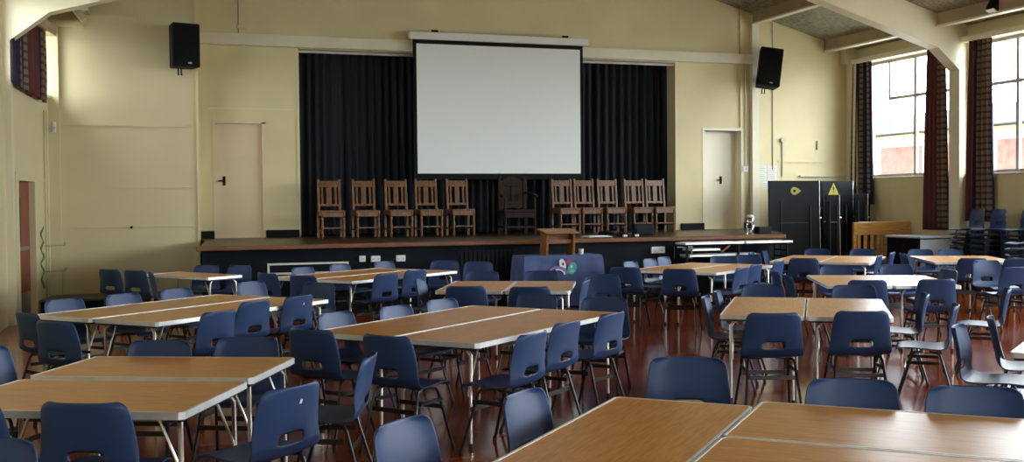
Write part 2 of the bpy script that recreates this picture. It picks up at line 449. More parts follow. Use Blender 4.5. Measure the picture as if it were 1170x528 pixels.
# portal frames: columns with haunched rafters
def rafter_under(x): return roof(x) - .52
def portal(n, y, first=False):
    xl, xr = XL, XR+.02
    b = new_bm()
    pts = [(xr, 0), (xr-.2, 0), (xr-.2, 3.95), (xr-.67, 4.34)]
    pts += [(RIDX+.8, rafter_under(RIDX+.8)), (RIDX-.8, rafter_under(RIDX-.8))]
    pts += [(xl+.6, 4.26), (xl+.1, 3.86), (xl+.1, 0), (xl, 0), (xl, roof(xl)+.02), (RIDX, RIDZ+.02), (xr, roof(xr)+.02)]
    prism(b, pts, 'y', y, y+.27)
    struct('trim_%d' % n, b, M_beam)
for i, y in enumerate(COLS): portal(20+i, y if i else 15.98)
# end pilaster and knee bracket in the back left corner
b = new_bm(); box(b, -1.52, -1.3, 18.5, 18.62, 0, 4.53); box(b, -1.44, -.92, 18.48, 18.62, 4.46, 4.56)
struct('trim_12', b, M_wallL)
b = new_bm(); prism(b, [(-1.12, 4.78), (-.92, 4.5), (-.86, 4.55), (-1.0, 4.82)], 'y', 18.1, 18.6); struct('trim_13', b, M_wallL)
b = new_bm(); prism(b, [(13.9, 4.45), (14.2, 4.45), (14.2, roof(14.2)), (13.9, roof(13.9))], 'y', 19.2, 19.42)
box(b, 14.08, 14.2, 19.05, 19.4, 0, 4.45); struct('trim_14', b, M_beam)

# purlins
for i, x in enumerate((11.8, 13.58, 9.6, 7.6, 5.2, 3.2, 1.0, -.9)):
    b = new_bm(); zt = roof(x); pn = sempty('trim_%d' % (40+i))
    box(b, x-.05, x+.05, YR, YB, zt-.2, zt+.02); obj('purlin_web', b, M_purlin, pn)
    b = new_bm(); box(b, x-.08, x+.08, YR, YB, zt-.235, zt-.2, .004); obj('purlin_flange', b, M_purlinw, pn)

# ------------------------------------------------------------------ stage
st = thing('stage', 'raised wooden stage with black front across the back wall', 'stage', (0, 0, 0))
poly = [(.68, 15.72), (10.14, 15.72), (11.1, 17.3), (11.1, 18.75), (11.72, 18.8), (11.72, 19.38), (10.7, 19.38), (10.7, 20.55), (1.95, 20.55), (1.95, 19.38), (.88, 19.38), (.88, 18.0)]
b = new_bm(); prism(b, poly, 'z', STZ-.05, STZ); obj('stage_floor', b, M_sfl, st)
b = new_bm(); box(b, .64, 10.17, 15.66, 15.72, STZ-.065, STZ+.003, .01); obj('nosing', b, M_lip, st)
inner = [(.72, 15.76), (10.1, 15.76), (11.04, 17.32), (11.04, 18.7), (11.7, 18.85), (11.7, 19.36), (.9, 19.36), (.9, 18.0)]
b = new_bm(); prism(b, inner, 'z', 0, STZ-.05); obj('front_panel', b, M_black, st)
b = new_bm()
for k in range(13): box(b, 4.5+k*.07, 4.545+k*.07, 15.745, 15.76, .42, .86)
box(b, 4.45, 5.42, 15.74, 15.76, .86, .88); box(b, 4.45, 5.42, 15.74, 15.76, .4, .42)
obj('vent_grille', b, M_blackg, st)
def outline(b, x0, x1, z0, z1, y, w=.028):
    box(b, x0, x1, y-.02, y, z1-w, z1); box(b, x0, x1, y-.02, y, z0, z0+w)
    box(b, x0, x0+w, y-.02, y, z0+w, z1-w); box(b, x1-w, x1, y-.02, y, z0+w, z1-w)
b = new_bm(); outline(b, 1.62, 2.79, .6, .765, 15.76); o = obj('hatch_frame', b, M_whitep, st); o['label'] = 'white painted hatch frame at the left of the stage front'
b = new_bm(); outline(b, 8.12, 8.45, .67, .87, 15.76, .022); o = obj('hatch_frame', b, M_whitep, st); o['label'] = 'small white hatch frame at the right of the stage front'
def socket(x0, x1, z0, z1, lab):
    t = thing('wall_socket', lab, 'socket', ((x0+x1)/2, 15.76, z0)); h = (x1-x0)/2
    b = new_bm(); box(b, -h, h, -.035, 0, 0, z1-z0, .006); obj('socket_box', b, M_white, t)
    b = new_bm(); n = 2 if h > .05 else 1
    for k in range(n):
        cx = 0 if n == 1 else (-h/2 + h*k)
        box(b, cx-.018, cx+.018, -.038, -.033, .03, .05)
    obj('switch_rocker', b, M_grey, t)
socket(2.95, 3.04, .755, .845, 'small single white socket on black stage front, left of the double ones')
socket(3.12, 3.26, .75, .84, 'double white socket on black stage front beside the small single one')
socket(3.5, 3.64, .745, .84, 'double white socket on black stage front, third from the left')
socket(7.7, 7.94, .77, .875, 'wide white double socket on stage front right of the blue cloth')

# black curtains at the back of the stage
def drape(name, x0, x1, y, z0, z1, n, amp, mt, seed):
    rnd = random.Random(seed); b = new_bm(); cols = []
    N = n*10; ph = [rnd.uniform(.75, 1.25) for _ in range(n+2)]
    for i in range(N+1):
        t = i/N; x = x0+(x1-x0)*t; k = int(t*n)
        a = amp*ph[k]*(1-abs(2*(t*n-k)-1)*.15)
        yy = y + a*math.sin(2*PI*t*n) + .35*amp*math.sin(2*PI*t*n*.37+seed)
        cols.append([b.verts.new((x, y+(yy-y)*f, z)) for z, f in ((z0, 1.1), (z0+(z1-z0)*.4, 1), (z0+(z1-z0)*.85, .85), (z1, .7))])
    for p, q in zip(cols, cols[1:]):
        for j in range(3): b.faces.new((p[j], q[j], q[j+1], p[j+1]))
    bmesh.ops.solidify(b, geom=b.faces[:], thickness=.012)
    return obj(name, b, mt, None, 60)
tag(drape('stage_curtain', 2.4, 6.25, 19.85, STZ+.02, 4.6, 26, .045, M_drape, 3), 'long black pleated stage curtain on the left, behind the screen and chairs', 'curtain', 'stage curtains')
tag(drape('stage_curtain', 6.2, 10.3, 19.9, STZ+.02, 4.6, 24, .055, M_drape, 8), 'long black pleated stage curtain on the right, behind the screen and chairs', 'curtain', 'stage curtains')

# projection screen
t = thing('projection_screen', 'large white pull-down projection screen with black border hung above the stage', 'screen', (6.26, 19.1, 2.05))
b = new_bm(); box(b, -1.66, 1.66, -.004, .004, 0, 2.54); obj('screen_border', b, M_border, t)
b = new_bm(); box(b, -1.595, 1.6, -.008, -.0045, .10, 2.455); obj('screen_surface', b, M_screen, t)
b = new_bm(); tube(b, [(-1.66, 0, 0), (1.66, 0, 0)], .018, 10); obj('weight_bar', b, M_border, t, 40)
b = new_bm(); box(b, -1.73, 1.76, -.06, .08, 2.53, 2.665, .012); obj('screen_case', b, M_case, t)
for x in (-1.25, 1.3):
    b = new_bm(); box(b, x-.04, x+.04, -.02, .297, 2.66, 2.69, .004); box(b, x-.06, x+.06, -.03, .0, 2.66, 2.71, .004); obj('wall_bracket', b, M_blackp, t)

# ------------------------------------------------------------------ plastic chair
def chair_shell():
    prof = [(.205, .418, .185), (.207, .438, .19), (.185, .447, .2), (.10, .446, .215), (.0, .440, .222), (-.07, .434, .228), (-.125, .434, .232),
            (-.165, .446, .235), (-.185, .468, .235), (-.198, .496, .232), (-.206, .507, .23), (-.213, .556, .226), (-.232, .66, .214), (-.247, .72, .206), (-.255, .752, .2), (-.260, .772, .185), (-.262, .784, .15)]
    us = [-1, -.94, -.78, -.58, -.38, -.2, 0, .2, .38, .58, .78, .94, 1]
    b = new_bm(); rows = []
    for i, (y, z, w) in enumerate(prof):
        back = max(0, min(1, (z-.45)/.12)) if y < -.12 else 0
        row = []
        for u in us:
            c = abs(u)**2.4; ce = .6*c+.4*abs(u)**9
            fy = .046*ce*back; fz = .014*c*(1-back)*(1 if y < .17 else .2)
            row.append(b.verts.new((u*w, y+fy, z+fz)))
        rows.append(row)
    for i in range(len(rows)-1):
        for j in range(len(us)-1):
            if i == 10 and 4 <= j < 8: continue
            b.faces.new((rows[i][j], rows[i][j+1], rows[i+1][j+1], rows[i+1][j]))
    bmesh.ops.recalc_face_normals(b, faces=b.faces[:])
    me = bpy.data.meshes.new('tmp'); b.to_mesh(me); b.free()
    o = bpy.data.objects.new('tmp', me); COL.objects.link(o)
    m = o.modifiers.new('s', 'SOLIDIFY'); m.thickness = .010; m.offset = 0
    m = o.modifiers.new('b', 'SUBSURF'); m.levels = 1; m.render_levels = 1
    dg = bpy.context.evaluated_depsgraph_get(); dg.update()
    res = bpy.data.meshes.new_from_object(o.evaluated_get(dg))
    bpy.data.objects.remove(o); bpy.data.meshes.remove(me)
    res.name = 'seat_shell'; res.materials.clear(); res.materials.append(M_plastic)
    for p in res.polygons: p.use_smooth = True
    return res

def make_chair():
    t = thing('plastic_chair', '', 'chair')
    o = bpy.data.objects.new('seat_shell', chair_shell()); COL.objects.link(o); o.parent = t
    for s in (-1, 1):
        for f in (1, -1):
            b = new_bm(); fy = .2 if f > 0 else -.235
            top = (s*.15, f*.03-.02, .422)
            tube(b, [(s*.05, f*.03-.02, .421), top, (s*.168, f*.09-.02, .416), (s*.176, f*.105-.02, .395), (s*.212, fy, .012)], .0105, 7)
            l = obj('leg', b, M_frame, t, 50)
            b = new_bm(); tube(b, [(s*.211, fy*.985, .03), (s*.2125, fy*1.003, 0)], .0145, 8); obj('foot_cap', b, M_rubber, l, 50)
        b = new_bm()
        box(b, s*.184-.004, s*.184+.004, -.115, .125, .325, .352); obj('side_brace', b, M_frame, t, 50)
    for y in (.135, -.145):
        b = new_bm(); box(b, -.19, .19, y-.004, y+.004, .27, .30); obj('cross_brace', b, M_frame, t)
    return t

# ------------------------------------------------------------------ folding tables
def make_table(label, cx, cy, deg, L, W, group=None, H=.70):
    t = thing('folding_table', label, 'table', (cx, cy, 0), math.radians(deg), group)
    x, y, c = L/2, W/2, .022
    b = new_bm(); i = .012
    prism(b, [(-x+i, -y+i), (x-i, -y+i), (x-i, y-i), (-x+i, y-i)], 'z', H-.028, H-.0015); obj('tabletop', b, M_lam, t)
    def ringpoly(x, y, c): return [(-x+c, -y), (x-c, -y), (x, -y+c), (x, y-c), (x-c, y), (-x+c, y), (-x, y-c), (-x, -y+c)]
    b = new_bm(); O, I = ringpoly(x, y, c), ringpoly(x-i, y-i, c*.6)
    vs = [[b.verts.new((p[0], p[1], z)) for p in P] for P, z in ((O, H-.034), (O, H), (I, H), (I, H-.034))]
    for k in range(8):
        for r in range(4): b.faces.new((vs[r][k], vs[r][(k+1) % 8], vs[(r+1) % 4][(k+1) % 8], vs[(r+1) % 4][k]))
    obj('edge_trim', b, M_steel, t)
    for sx in (-1, 1):
        lx = sx*(x-.05)
        for sy in (-1, 1):
            ly = sy*(y-.085)
            b = new_bm(); tube(b, [(lx-sx*.02, ly-sy*.05, H-.04), (lx, ly, H-.09), (lx+sx*.008, ly, .012)], .0125, 8); l = obj('leg', b, M_leg, t, 50)
            b = new_bm(); tube(b, [(lx+sx*.0075, ly, .03), (lx+sx*.008, ly, 0)], .016, 8); obj('foot_cap', b, M_rubber, l, 50)
            b = new_bm(); tube(b, [(lx-sx*.13, ly-sy*.01, H-.035), (lx-sx*.10, ly-sy*.01, H-.06), (lx+sx*.0, ly-sy*.013, .40), (lx+sx*.008, ly-sy*.013, .34)], .008, 7); obj('leg_brace', b, M_leg, t, 50)
        b = new_bm(); box(b, lx-.03, lx+.03, -y+.02, y-.02, H-.05, H-.03); obj('hinge_rail', b, M_frame, t)
    return t

TG = 'teak-topped folding tables'
TABLES = [
 ('wood-topped folding table front left, the half nearer the stage', .10, 6.42, -24.5, 1.25, .76),
 ('wood-topped folding table front left, the half nearer us', -.26, 5.60, -24.5, 1.25, .84),
 ('long folding table at mid left, the half towards the back wall', .107, 10.387, 43, 2.2, .71),
 ('long folding table at mid left, the half towards the room centre', .605, 9.853, 43, 2.17, .72),
 ('large centre folding table, the far half of the pair', 2.134, 8.215, 41, 2.2, .70),
 ('large centre folding table, the near half with its corner leg in view', 2.61, 7.67, 41, 2.2, .72),
 ('foreground folding table whose grain runs away from us, left of the trio', 1.70, 3.745, 47.3, 1.8, .645),
 ('foreground folding table crossing to the right edge under bright window reflection', 3.05, 3.36, -43, 1.84, .78),
 ('foreground folding table cut by the bottom edge, nearest of the trio', 2.51, 2.78, -43, 1.84, .78),
 ('long folding table left of the blue cloth, half nearer the stage', 2.47, 14.12, 38, 2.1, .7),
 ('long folding table left of the blue cloth, half nearer us', 2.90, 13.55, 38, 2.1, .7),
 ('folding table in front of the blue cloth, left of its pair', 3.43, 11.32, 65.5, 1.38, .72),
 ('folding table in front of the blue cloth, right of its pair', 4.07, 11.02, 65.5, 1.38, .68),
 ('pale gleaming folding table right of centre, left of its pair', 5.07, 8.12, 55.5, 1.66, .655),
 ('pale gleaming folding table right of centre, right of its pair', 5.62, 7.745, 55.5, 1.66, .655),
 ('folding table on the right behind the gleaming pair, left half', 7.50, 10.33, 63.5, 1.6, .68),
 ('folding table on the right behind the gleaming pair, right half', 8.12, 10.02, 63.5, 1.6, .68),
 ('long folding table before the stage sockets, half nearer the stage', 7.01, 13.39, 35, 1.9, .64),
 ('long folding table before the stage sockets, half nearer us', 7.39, 12.86, 35, 1.9, .64),
 ('long folding table before the black folded boards, half nearer the stage', 9.69, 14.4, 46, 1.9, .72),
 ('long folding table before the black folded boards, half nearer us', 10.21, 13.89, 46, 1.9, .72),
 ('folding table beside the stacked chairs, left of its pair', 11.39, 13.36, 62, 1.8, .58),
 ('folding table beside the stacked chairs, right of its pair', 11.92, 13.08, 62, 1.8, .58),
 ('single folding table by the cream wall left of the stage', .56, 14.75, 125, 1.3, .58),
 ('white-glaring folding table corner at the right edge of view', 5.79, 5.38, 38, 1.83, .72),
]
for lab, *a in TABLES: make_table(lab, *a, group=TG)

# ------------------------------------------------------------------ chairs: back-top midpoint (x, y), heading in degrees
CH = {
 'front left tables': [
  (-.29, 4.89, 64, 'navy chair, back to us, at the near side of the front left tables'),
  (-.80, 5.06, 64, 'navy chair cut by the left edge at the front left tables'),
  (-.55, 4.28, -114, 'slate-lit chair in the bottom left corner, turned away from the tables'),
  (.645, 4.99, 131, 'blue slotted chair, back to us, at the right end of front left tables'),
  (1.18, 5.87, 160, 'blue chair seen from its side between front left and centre tables'),
  (0.08, 7.00, -115, 'slate chair facing us behind the front left tables, left one'),
  (.60, 6.96, -115, 'slate chair facing us behind the front left tables, right one'),
  (-.95, 6.98, -32, 'light blue chair at the left end of the front left tables')],
 'centre table': [
  (.99, 7.22, 40, 'dark navy chair, back to us, at the left end of centre table, left one'),
  (1.39, 6.69, 38, 'dark navy chair, back to us, at the left end of centre table, right one'),
  (2.35, 6.44, 131, 'bright blue slotted chair along near side of centre table, leftmost of three'),
  (2.79, 6.95, 130, 'bright blue slotted chair along near side of centre table, middle of three'),
  (3.32, 7.37, 128, 'bright blue slotted chair along near side of centre table, rightmost of three'),
  (1.33, 8.28, -52, 'pale blue chair facing us on the far side of centre table, leftmost'),
  (1.87, 8.60, -54, 'pale blue chair facing us on the far side of centre table, middle'),
  (2.37, 9.02, -56, 'pale blue chair facing us on the far side of centre table, rightmost'),
  (3.37, 9.19, -138, 'slate chair at the right end of centre table, the one further back'),
  (3.78, 8.62, -128, 'slate chair at the right end of centre table, the one nearer the aisle')],
 'tables before the blue cloth': [
  (2.99, 10.3, 68, 'dark navy chair, back to us, at the left table before the blue cloth'),
  (3.55, 9.96, 68, 'dark navy chair, back to us, at the right table before the blue cloth'),
  (3.85, 12.52, -112, 'pale chair facing us behind the left table before the blue cloth'),
  (4.52, 12.25, -115, 'pale chair facing us right in front of the blue cloth emblem'),
  (2.78, 11.49, -28, 'light blue chair facing right at the left end of tables before blue cloth'),
  (4.46, 10.62, 150, 'blue chair seen edge-on at the right end of tables before blue cloth'),
  (4.93, 11.36, -116, 'dark slate chair facing us right of the tables before the blue cloth')],
 'tables left of the blue cloth': [
  (1.90, 14.35, -54, 'pale blue chair under the white hatch frame, left one'),
  (2.46, 14.78, -54, 'pale blue chair under the white hatch frame, right one'),
  (3.18, 15.26, -56, 'pale blue chair facing us just below the single stage socket'),
  (2.70, 12.52, 124, 'blue slotted chair, back to us, near side of tables below stage sockets'),
  (3.19, 13.08, 124, 'blue chair, back to us, nearer the right end below stage sockets'),
  (1.33, 13.32, 30, 'dark blue chair seen from behind at far left end below the hatch frame'),
  (1.68, 12.70, 42, 'dark blue chair behind table legs at left end below the hatch frame'),
  (4.06, 15.02, -112, 'dark slate chair facing us in front of the black stage vent, left one'),
  (4.42, 14.52, -118, 'blue chair facing us in front of the black stage vent, right one')],
 'mid left tables': [
  (1.74, 11.45, -135, 'grey-blue chair facing us at the right end of mid left tables'),
  (-.75, 10.44, -50, 'light blue chair facing us by the low black platform, leftmost of four'),
  (-.26, 10.84, -50, 'light blue chair facing us beyond the mid left tables, second of four'),
  (.23, 11.27, -50, 'light blue chair facing us beyond the mid left tables, third of four'),
  (1.02, 11.95, -52, 'grey-blue chair facing us beyond the mid left tables, rightmost of four'),
  (.55, 8.72, 135, 'royal blue chair, back to us, along mid left tables, leftmost of three'),
  (.90, 9.50, 134, 'royal blue chair, back to us, along mid left tables, middle of three'),
  (1.33, 9.90, 133, 'royal blue chair with white mark, back to us, along mid left tables, rightmost'),
  (-.68, 8.43, 44, 'dark navy chair, back to us, at the left end of mid left tables'),
  (-.95, 9.25, 30, 'dark navy chair near the red door at the end of mid left tables')],
 'foreground tables': [
  (2.73, 5.14, -120, 'slate chair facing us behind the foreground table with lengthwise grain'),
  (1.52, 4.46, -46, 'light blue chair facing right at the left side of foreground tables, further one'),
  (.88, 4.04, -46, 'light blue chair facing right at the left side of foreground tables, nearest one'),
  (3.09, 4.23, -119, 'slate chair facing us behind the foreground right table, left one'),
  (3.47, 3.87, -121, 'slate chair facing us behind the foreground right table, right one')],
 'gleaming right tables': [
  (4.37, 6.88, 70, 'dark navy slotted chair, back to us, at left of the gleaming right tables'),
  (5.04, 6.74, 68, 'dark navy slotted chair, back to us, at right of the gleaming right tables'),
  (5.77, 9.3, -120, 'slate chair facing us behind the gleaming right tables, left one'),
  (6.50, 8.85, -120, 'slate chair facing us behind the gleaming right tables, right one'),
  (4.53, 8.28, -34, 'light blue chair side-on at the left of the gleaming right tables, nearer one'),
  (4.92, 8.76, -34, 'light blue chair side-on at the left of the gleaming right tables, further one'),
  (6.49, 7.77, 146, 'chair with glaring white seat at the right end of gleaming tables, further one'),
  (6.02, 6.86, 140, 'chair with glaring white seat at the right end of gleaming tables, nearer one')],
 'second row right tables': [
  (7.02, 9.30, 70, 'dark navy chair, back to us, at left of the second row right tables'),
  (7.73, 9.10, 76, 'dark navy chair, back to us, at right of the second row right tables'),
  (8.22, 11.55, -115, 'light blue chair facing us behind the second row right tables, left one'),
  (9.0, 11.4, -115, 'dark slate chair facing us behind the second row right tables, right one'),
  (8.85, 10.2, 168, 'chair showing a grey top rim at the right end of second row right tables'),
  (6.92, 10.95, -22, 'dark chair facing right at the left end of second row right tables, further one'),
  (6.68, 10.32, -22, 'dark chair facing right at the left end of second row right tables, nearer one')],
 'right edge': [
  (10.61, 11.62, -98, 'light blue chair facing us alone right of the second row tables'),
  (9.92, 10.3, 86, 'dark navy chair, back to us, at the right edge below the light blue one'),
  (7.5, 7.88, 140, 'chair with a glaring white seat facing left near the right edge'),
  (5.56, 6.06, -42, 'dark chair facing right behind the white-glaring table corner'),
  (5.0, 5.75, -50, 'blue-rimmed chair facing right in front of the white-glaring table corner')],
 'tables before the stage sockets': [
  (5.70, 12.43, 50, 'dark navy chair, back to us, right of the blue cloth, left of two'),
  (6.14, 11.80, 52, 'dark navy chair, back to us, right of the blue cloth, right of two'),
  (6.27, 13.56, -54, 'light blue chair right of the blue cloth facing us, leftmost of three'),
  (6.80, 14.05, -54, 'light blue chair below the wide stage socket facing us, middle of three'),
  (7.20, 14.40, -54, 'light blue chair below the wide stage socket facing us, rightmost of three'),
  (7.02, 11.71, 126, 'blue chair, back to us, near side of tables right of blue cloth, left one'),
  (7.50, 12.18, 126, 'blue chair, back to us, near side of tables right of blue cloth, middle one'),
  (8.21, 12.75, 128, 'blue chair, back to us, near side of tables right of blue cloth, right one'),
  (8.19, 14.30, -112, 'grey chair facing us before the table rack, left one'),
  (8.70, 14.46, -118, 'dark grey chair facing us before the table rack, right one')],
 'tables before the folded boards': [
  (9.05, 14.98, -42, 'light blue chair facing right beside the stage corner, left one'),
  (9.50, 15.33, -42, 'light blue chair facing right beside the stage corner, right one'),
  (8.85, 13.19, 56, 'dark navy chair, back to us, at the left end before the folded boards'),
  (10.75, 15.62, -128, 'dark slate chair facing us below the left black folded board'),
  (11.35, 15.2, -128, 'dark slate chair facing us in front of the pine bench slats'),
  (10.30, 13.34, 134, 'blue chair, back to us, right of the table before the folded boards'),
  (11.03, 13.98, 134, 'bright blue chair facing left in front of the black cabinet')],
 'tables beside the stacks': [
  (10.86, 13.62, -24, 'dark chair facing right beside the table near the stacked chairs'),
  (12.01, 14.60, -112, 'blue-grey chair facing us in front of the black cabinet, left one'),
  (12.42, 14.38, -112, 'blue-grey chair facing us in front of the black cabinet, right one'),
  (10.87, 12.10, 70, 'dark blue chair, back to us, at the left table beside the stacks'),
  (11.40, 11.81, 70, 'dark blue chair, back to us, at the right table beside the stacks')],
 'table by the left wall': [
  (-.52, 15.05, 42, 'dark navy slotted chair by the low black platform, left of two'),
  (.0, 14.08, 4, 'dark chair seen side-on between the dark navy pair and the table'),
  (-.20, 14.62, 42, 'dark navy slotted chair by the low black platform, right of two'),
  (0.79, 15.39, -128, 'grey-blue chair behind the table left of the stage, left one'),
  (1.22, 15.15, -135, 'grey-blue chair behind the table left of the stage, right one')],
}
proto = make_chair(); first = True
def place(ox, oy, z, deg, label, group):
    global first
    c = proto if first else copy_tree(proto)
    first = False
    c.location = (ox, oy, z); c.rotation_euler = (0, 0, math.radians(deg-90))
    c['label'] = label; c['group'] = group
    return c
marked = []
for grp, L in CH.items():
    for x, y, h, lab in L:
        a = math.radians(h)
        c = place(x+.26*math.cos(a), y+.26*math.sin(a), 0, h, lab, 'chairs at the '+grp)
        if 'white mark' in lab or lab.startswith('blue slotted chair, back to us, at the right end'):
            marked.append(c)
ORD = ['top', 'second', 'third', 'fourth', 'fifth', 'sixth', 'seventh', 'bottom']
for x, y, h, n, nm in ((13.42, 15.12, 168, 8, 'the leftmost stack by the right wall'), (13.42, 14.62, 168, 8, 'the second stack by the right wall'),
                       (13.62, 14.13, 172, 8, 'the tall rear stack at right edge'), (12.92, 13.32, 168, 6, 'the lower front stack at right edge'),
                       (13.62, 13.62, 172, 7, 'the cut-off stack at right edge')):
    for k in range(n):
        pos = n-1-k; word = 'top' if pos == 0 else ('bottom' if k == 0 else ORD[pos]+' from the top')
        place(x, y, k*.092, h, 'navy chair, %s in %s' % (word, nm), 'stacked chairs by the right wall')

for c in marked:
    b = new_bm(); vs = box(b, -.007, .007, -.0015, .0015, -.011, .011)
    o = obj('scuff_sticker', b, M_white, c, None, (.03, -.2475, .705)); o.rotation_euler = (.19, .3, 0)
    o['label'] = 'small white mark'

# ------------------------------------------------------------------ wooden chairs on the stage
def make_oak_chair():
    t = thing('wooden_chair', '', 'chair')
    w, d, H, S = .198, .2, .99, .47
    b = new_bm(); box(b, -w-.008, w+.008, -d-.01, d+.03, S-.03, S, .008); obj('seat', b, M_oak, t)
    b = new_bm(); box(b, -w, w, d-.005, d+.012, S-.11, S-.03); box(b, -w, -w+.018, -d, d, S-.1, S-.03); box(b, w-.018, w, -d, d, S-.1, S-.03); box(b, -w, w, -d-.005, -d+.013, S-.1, S-.03); obj('seat_rail', b, M_oak, t)
    lean = .06
    for s in (-1, 1):
        b = new_bm(); box(b, s*w-.02, s*w+.02, -d-.02, -d+.02, 0, S)
        vs = box(b, s*w*.92-.019, s*w*.92+.019, -d-.02, -d+.018, S, H+.02, .003)
        for v in vs: v.co.y -= max(0, v.co.z-S)/(H-S)*lean
        obj('back_leg', b, M_oak, t)
        b = new_bm()
        lathe(b, [(.017, 0), (.021, .02), (.021, .1)], 10, (s*(w-.015), d, 0))
        lathe(b, [(.021, .1), (.014, .115), (.022, .14), (.025, .2), (.016, .3), (.024, .335), (.014, .35), (.022, .37), (.022, S-.03)], 12, (s*(w-.015), d, 0))
        obj('front_leg', b, M_oak, t, 50)
        b = new_bm(); box(b, s*w-.01, s*w+.01, -d, d, .12, .145); obj('stretcher', b, M_oak, t)
    def leany(vs):
        for v in vs: v.co.y -= max(0, v.co.z-S)/(H-S)*lean
    b = new_bm(); leany(box(b, -w*.92, w*.92, -d-.012, -d+.01, H-.12, H-.01, .006)); obj('crest_rail', b, M_oak, t)
    b = new_bm(); leany(box(b, -w*.92, w*.92, -d-.012, -d+.01, S+.07, S+.11, .003)); obj('lower_rail', b, M_oak, t)
    for x, hw in ((-.115, .017), (0, .042), (.115, .017)):
        b = new_bm(); leany(box(b, x-hw, x+hw, -d-.006, -d+.006, S+.1, H-.11)); obj('back_slat', b, M_oak, t)
    b = new_bm(); box(b, -w, w, d-.012, d+.008, .16, .18); obj('stretcher', b, M_oak, t)
    return t
oak = make_oak_chair()
names = ['leftmost of the five on the left', 'second of the five on the left', 'middle of the five on the left', 'fourth of the five on the left', 'beside the dark armchair, on its left',
         'nearest the dark armchair on its right', 'second to the right of the armchair', 'middle of the five on the right', 'fourth of the five on the right', 'rightmost, next to the curtain edge']
for i, x in enumerate((2.99, 3.59, 4.17, 4.71, 5.29, 7.31, 7.75, 8.23, 8.775, 9.225)):
    c = oak if i == 0 else copy_tree(oak)
    c.location = (x-.01, 18.52-.08, STZ+.002); c.rotation_euler = (0, 0, PI+random.uniform(-.02, .02))
    c['label'] = 'slat-backed oak chair on the stage, ' + names[i]; c['group'] = 'oak chairs on the stage'
# carved armchair
t = thing('wooden_armchair', 'large dark carved wooden armchair in the middle of the stage', 'armchair', (6.33, 18.45, STZ), PI)
b = new_bm(); box(b, -.3, .3, -.24, .26, .40, .45, .01); obj('seat', b, M_oakd, t)
b = new_bm(); box(b, -.29, .29, .235, .255, .31, .40); box(b, -.29, -.27, -.22, .24, .31, .4); box(b, .27, .29, -.22, .24, .31, .4); obj('seat_rail', b, M_oakd, t)
b = new_bm(); prism(b, [(-.2, .48), (.2, .48), (.21, .95), (.16, 1.0), (.06, 1.04), (-.06, 1.04), (-.16, 1.0), (-.21, .95)], 'y', -.25, -.22); obj('back_panel', b, M_oakd, t)
b = new_bm(); box(b, -.15, .15, -.225, -.21, .55, .6, .004); box(b, -.15, .15, -.225, -.21, .88, .93, .004); box(b, -.03, .03, -.222, -.205, .6, .88, .008); obj('carving', b, M_oakd, t)
for s in (-1, 1):
    b = new_bm(); box(b, s*.26-.03, s*.26+.03, -.26, -.2, 0, .42); box(b, s*.24-.03, s*.24+.03, -.26, -.205, .42, 1.06, .008); lathe(b, [(.03, 1.06), (.02, 1.07), (.028, 1.09), (.012, 1.11)], 10, (s*.24, -.232, 0)); obj('back_post', b, M_oakd, t)
    b = new_bm(); lathe(b, [(.028, 0), (.028, .1), (.018, .12), (.03, .2), (.02, .32), (.028, .35), (.028, .45), (.018, .48), (.026, .55), (.02, .68)], 12, (s*.28, .21, 0)); obj('front_leg', b, M_oakd, t, 50)
    b = new_bm(); tube(b, [(s*.25, -.22, .76), (s*.3, -.05, .74), (s*.32, .1, .70), (s*.31, .25, .69)], [.022, .026, .03, .026], 8); obj('arm_rest', b, M_oakd, t, 50)
b = new_bm(); box(b, -.28, .28, .19, .22, .12, .16); box(b, -.28, -.25, -.22, .21, .12, .16); box(b, .25, .28, -.22, .21, .12, .16); obj('stretcher', b, M_oakd, t)

# small things lying on the stage
t = thing('laptop_bag', 'black square bag standing on the stage by the right hand chairs', 'bag', (7.97, 16.6, STZ), .05)
b = new_bm(); box(b, -.19, .19, -.05, .05, 0, .2, .02); obj('bag_body', b, M_blackp, t)
b = new_bm(); tube(b, [(-.07, 0, .19), (-.06, 0, .235), (.06, 0, .235), (.07, 0, .19)], .009, 7); obj('handle', b, M_blackp, t, 50)
b = new_bm(); box(b, -.16, .16, -.062, -.05, .03, .13, .008); obj('front_pocket', b, M_blackp, t)
b = new_bm(); vs = box(b, -.22, .22, -.14, .14, 0, .012, .003); box(b, -.2, .15, -.12, .1, .012, .022, .003, Matrix.Rotation(.15, 4, 'Z'))
tag(obj('paper_stack', b, M_paper, None, None, (7.03, 16.4, STZ), .1), 'flat white papers on the stage edge right of the lectern', 'paper')
t = thing('cable_coil', 'coiled black cable with pale plugs on the stage edge', 'cable', (7.5, 16.35, STZ))
b = new_bm(); pts = [(.11*(1+.1*math.sin(5*a))*math.cos(a), .11*math.sin(a), .015+.012*(k/20)) for k in range(61) for a in [k/20*2*PI]]
tube(b, pts, .012, 6); obj('cable', b, M_blackp, t, 60)
for x in (-.05, .16):
    b = new_bm(); box(b, x-.035, x+.035, -.17, -.12, 0, .035, .008); obj('plug', b, M_white, t)
t = thing('cable_coil', 'second dark heap of cable on the stage left of the black bag', 'cable', (7.38, 16.75, STZ))
b = new_bm(); pts = [((.13+.03*math.sin(3.3*a))*math.cos(a), (.1+.02*math.cos(2.1*a))*math.sin(a), .02+.05*(k/60)) for k in range(61) for a in [k/15*2*PI]]
tube(b, pts, .016, 6); obj('cable', b, M_blackp, t, 60)
t = thing('plastic_jar', 'clear plastic jars stack standing at the right end of the stage', 'jar', (9.83, 16.25, STZ))
b = new_bm(); lathe(b, [(.075, 0), (.08, .02), (.08, .14), (.065, .16)], 16); obj('jar', b, M_clear, t, 40)
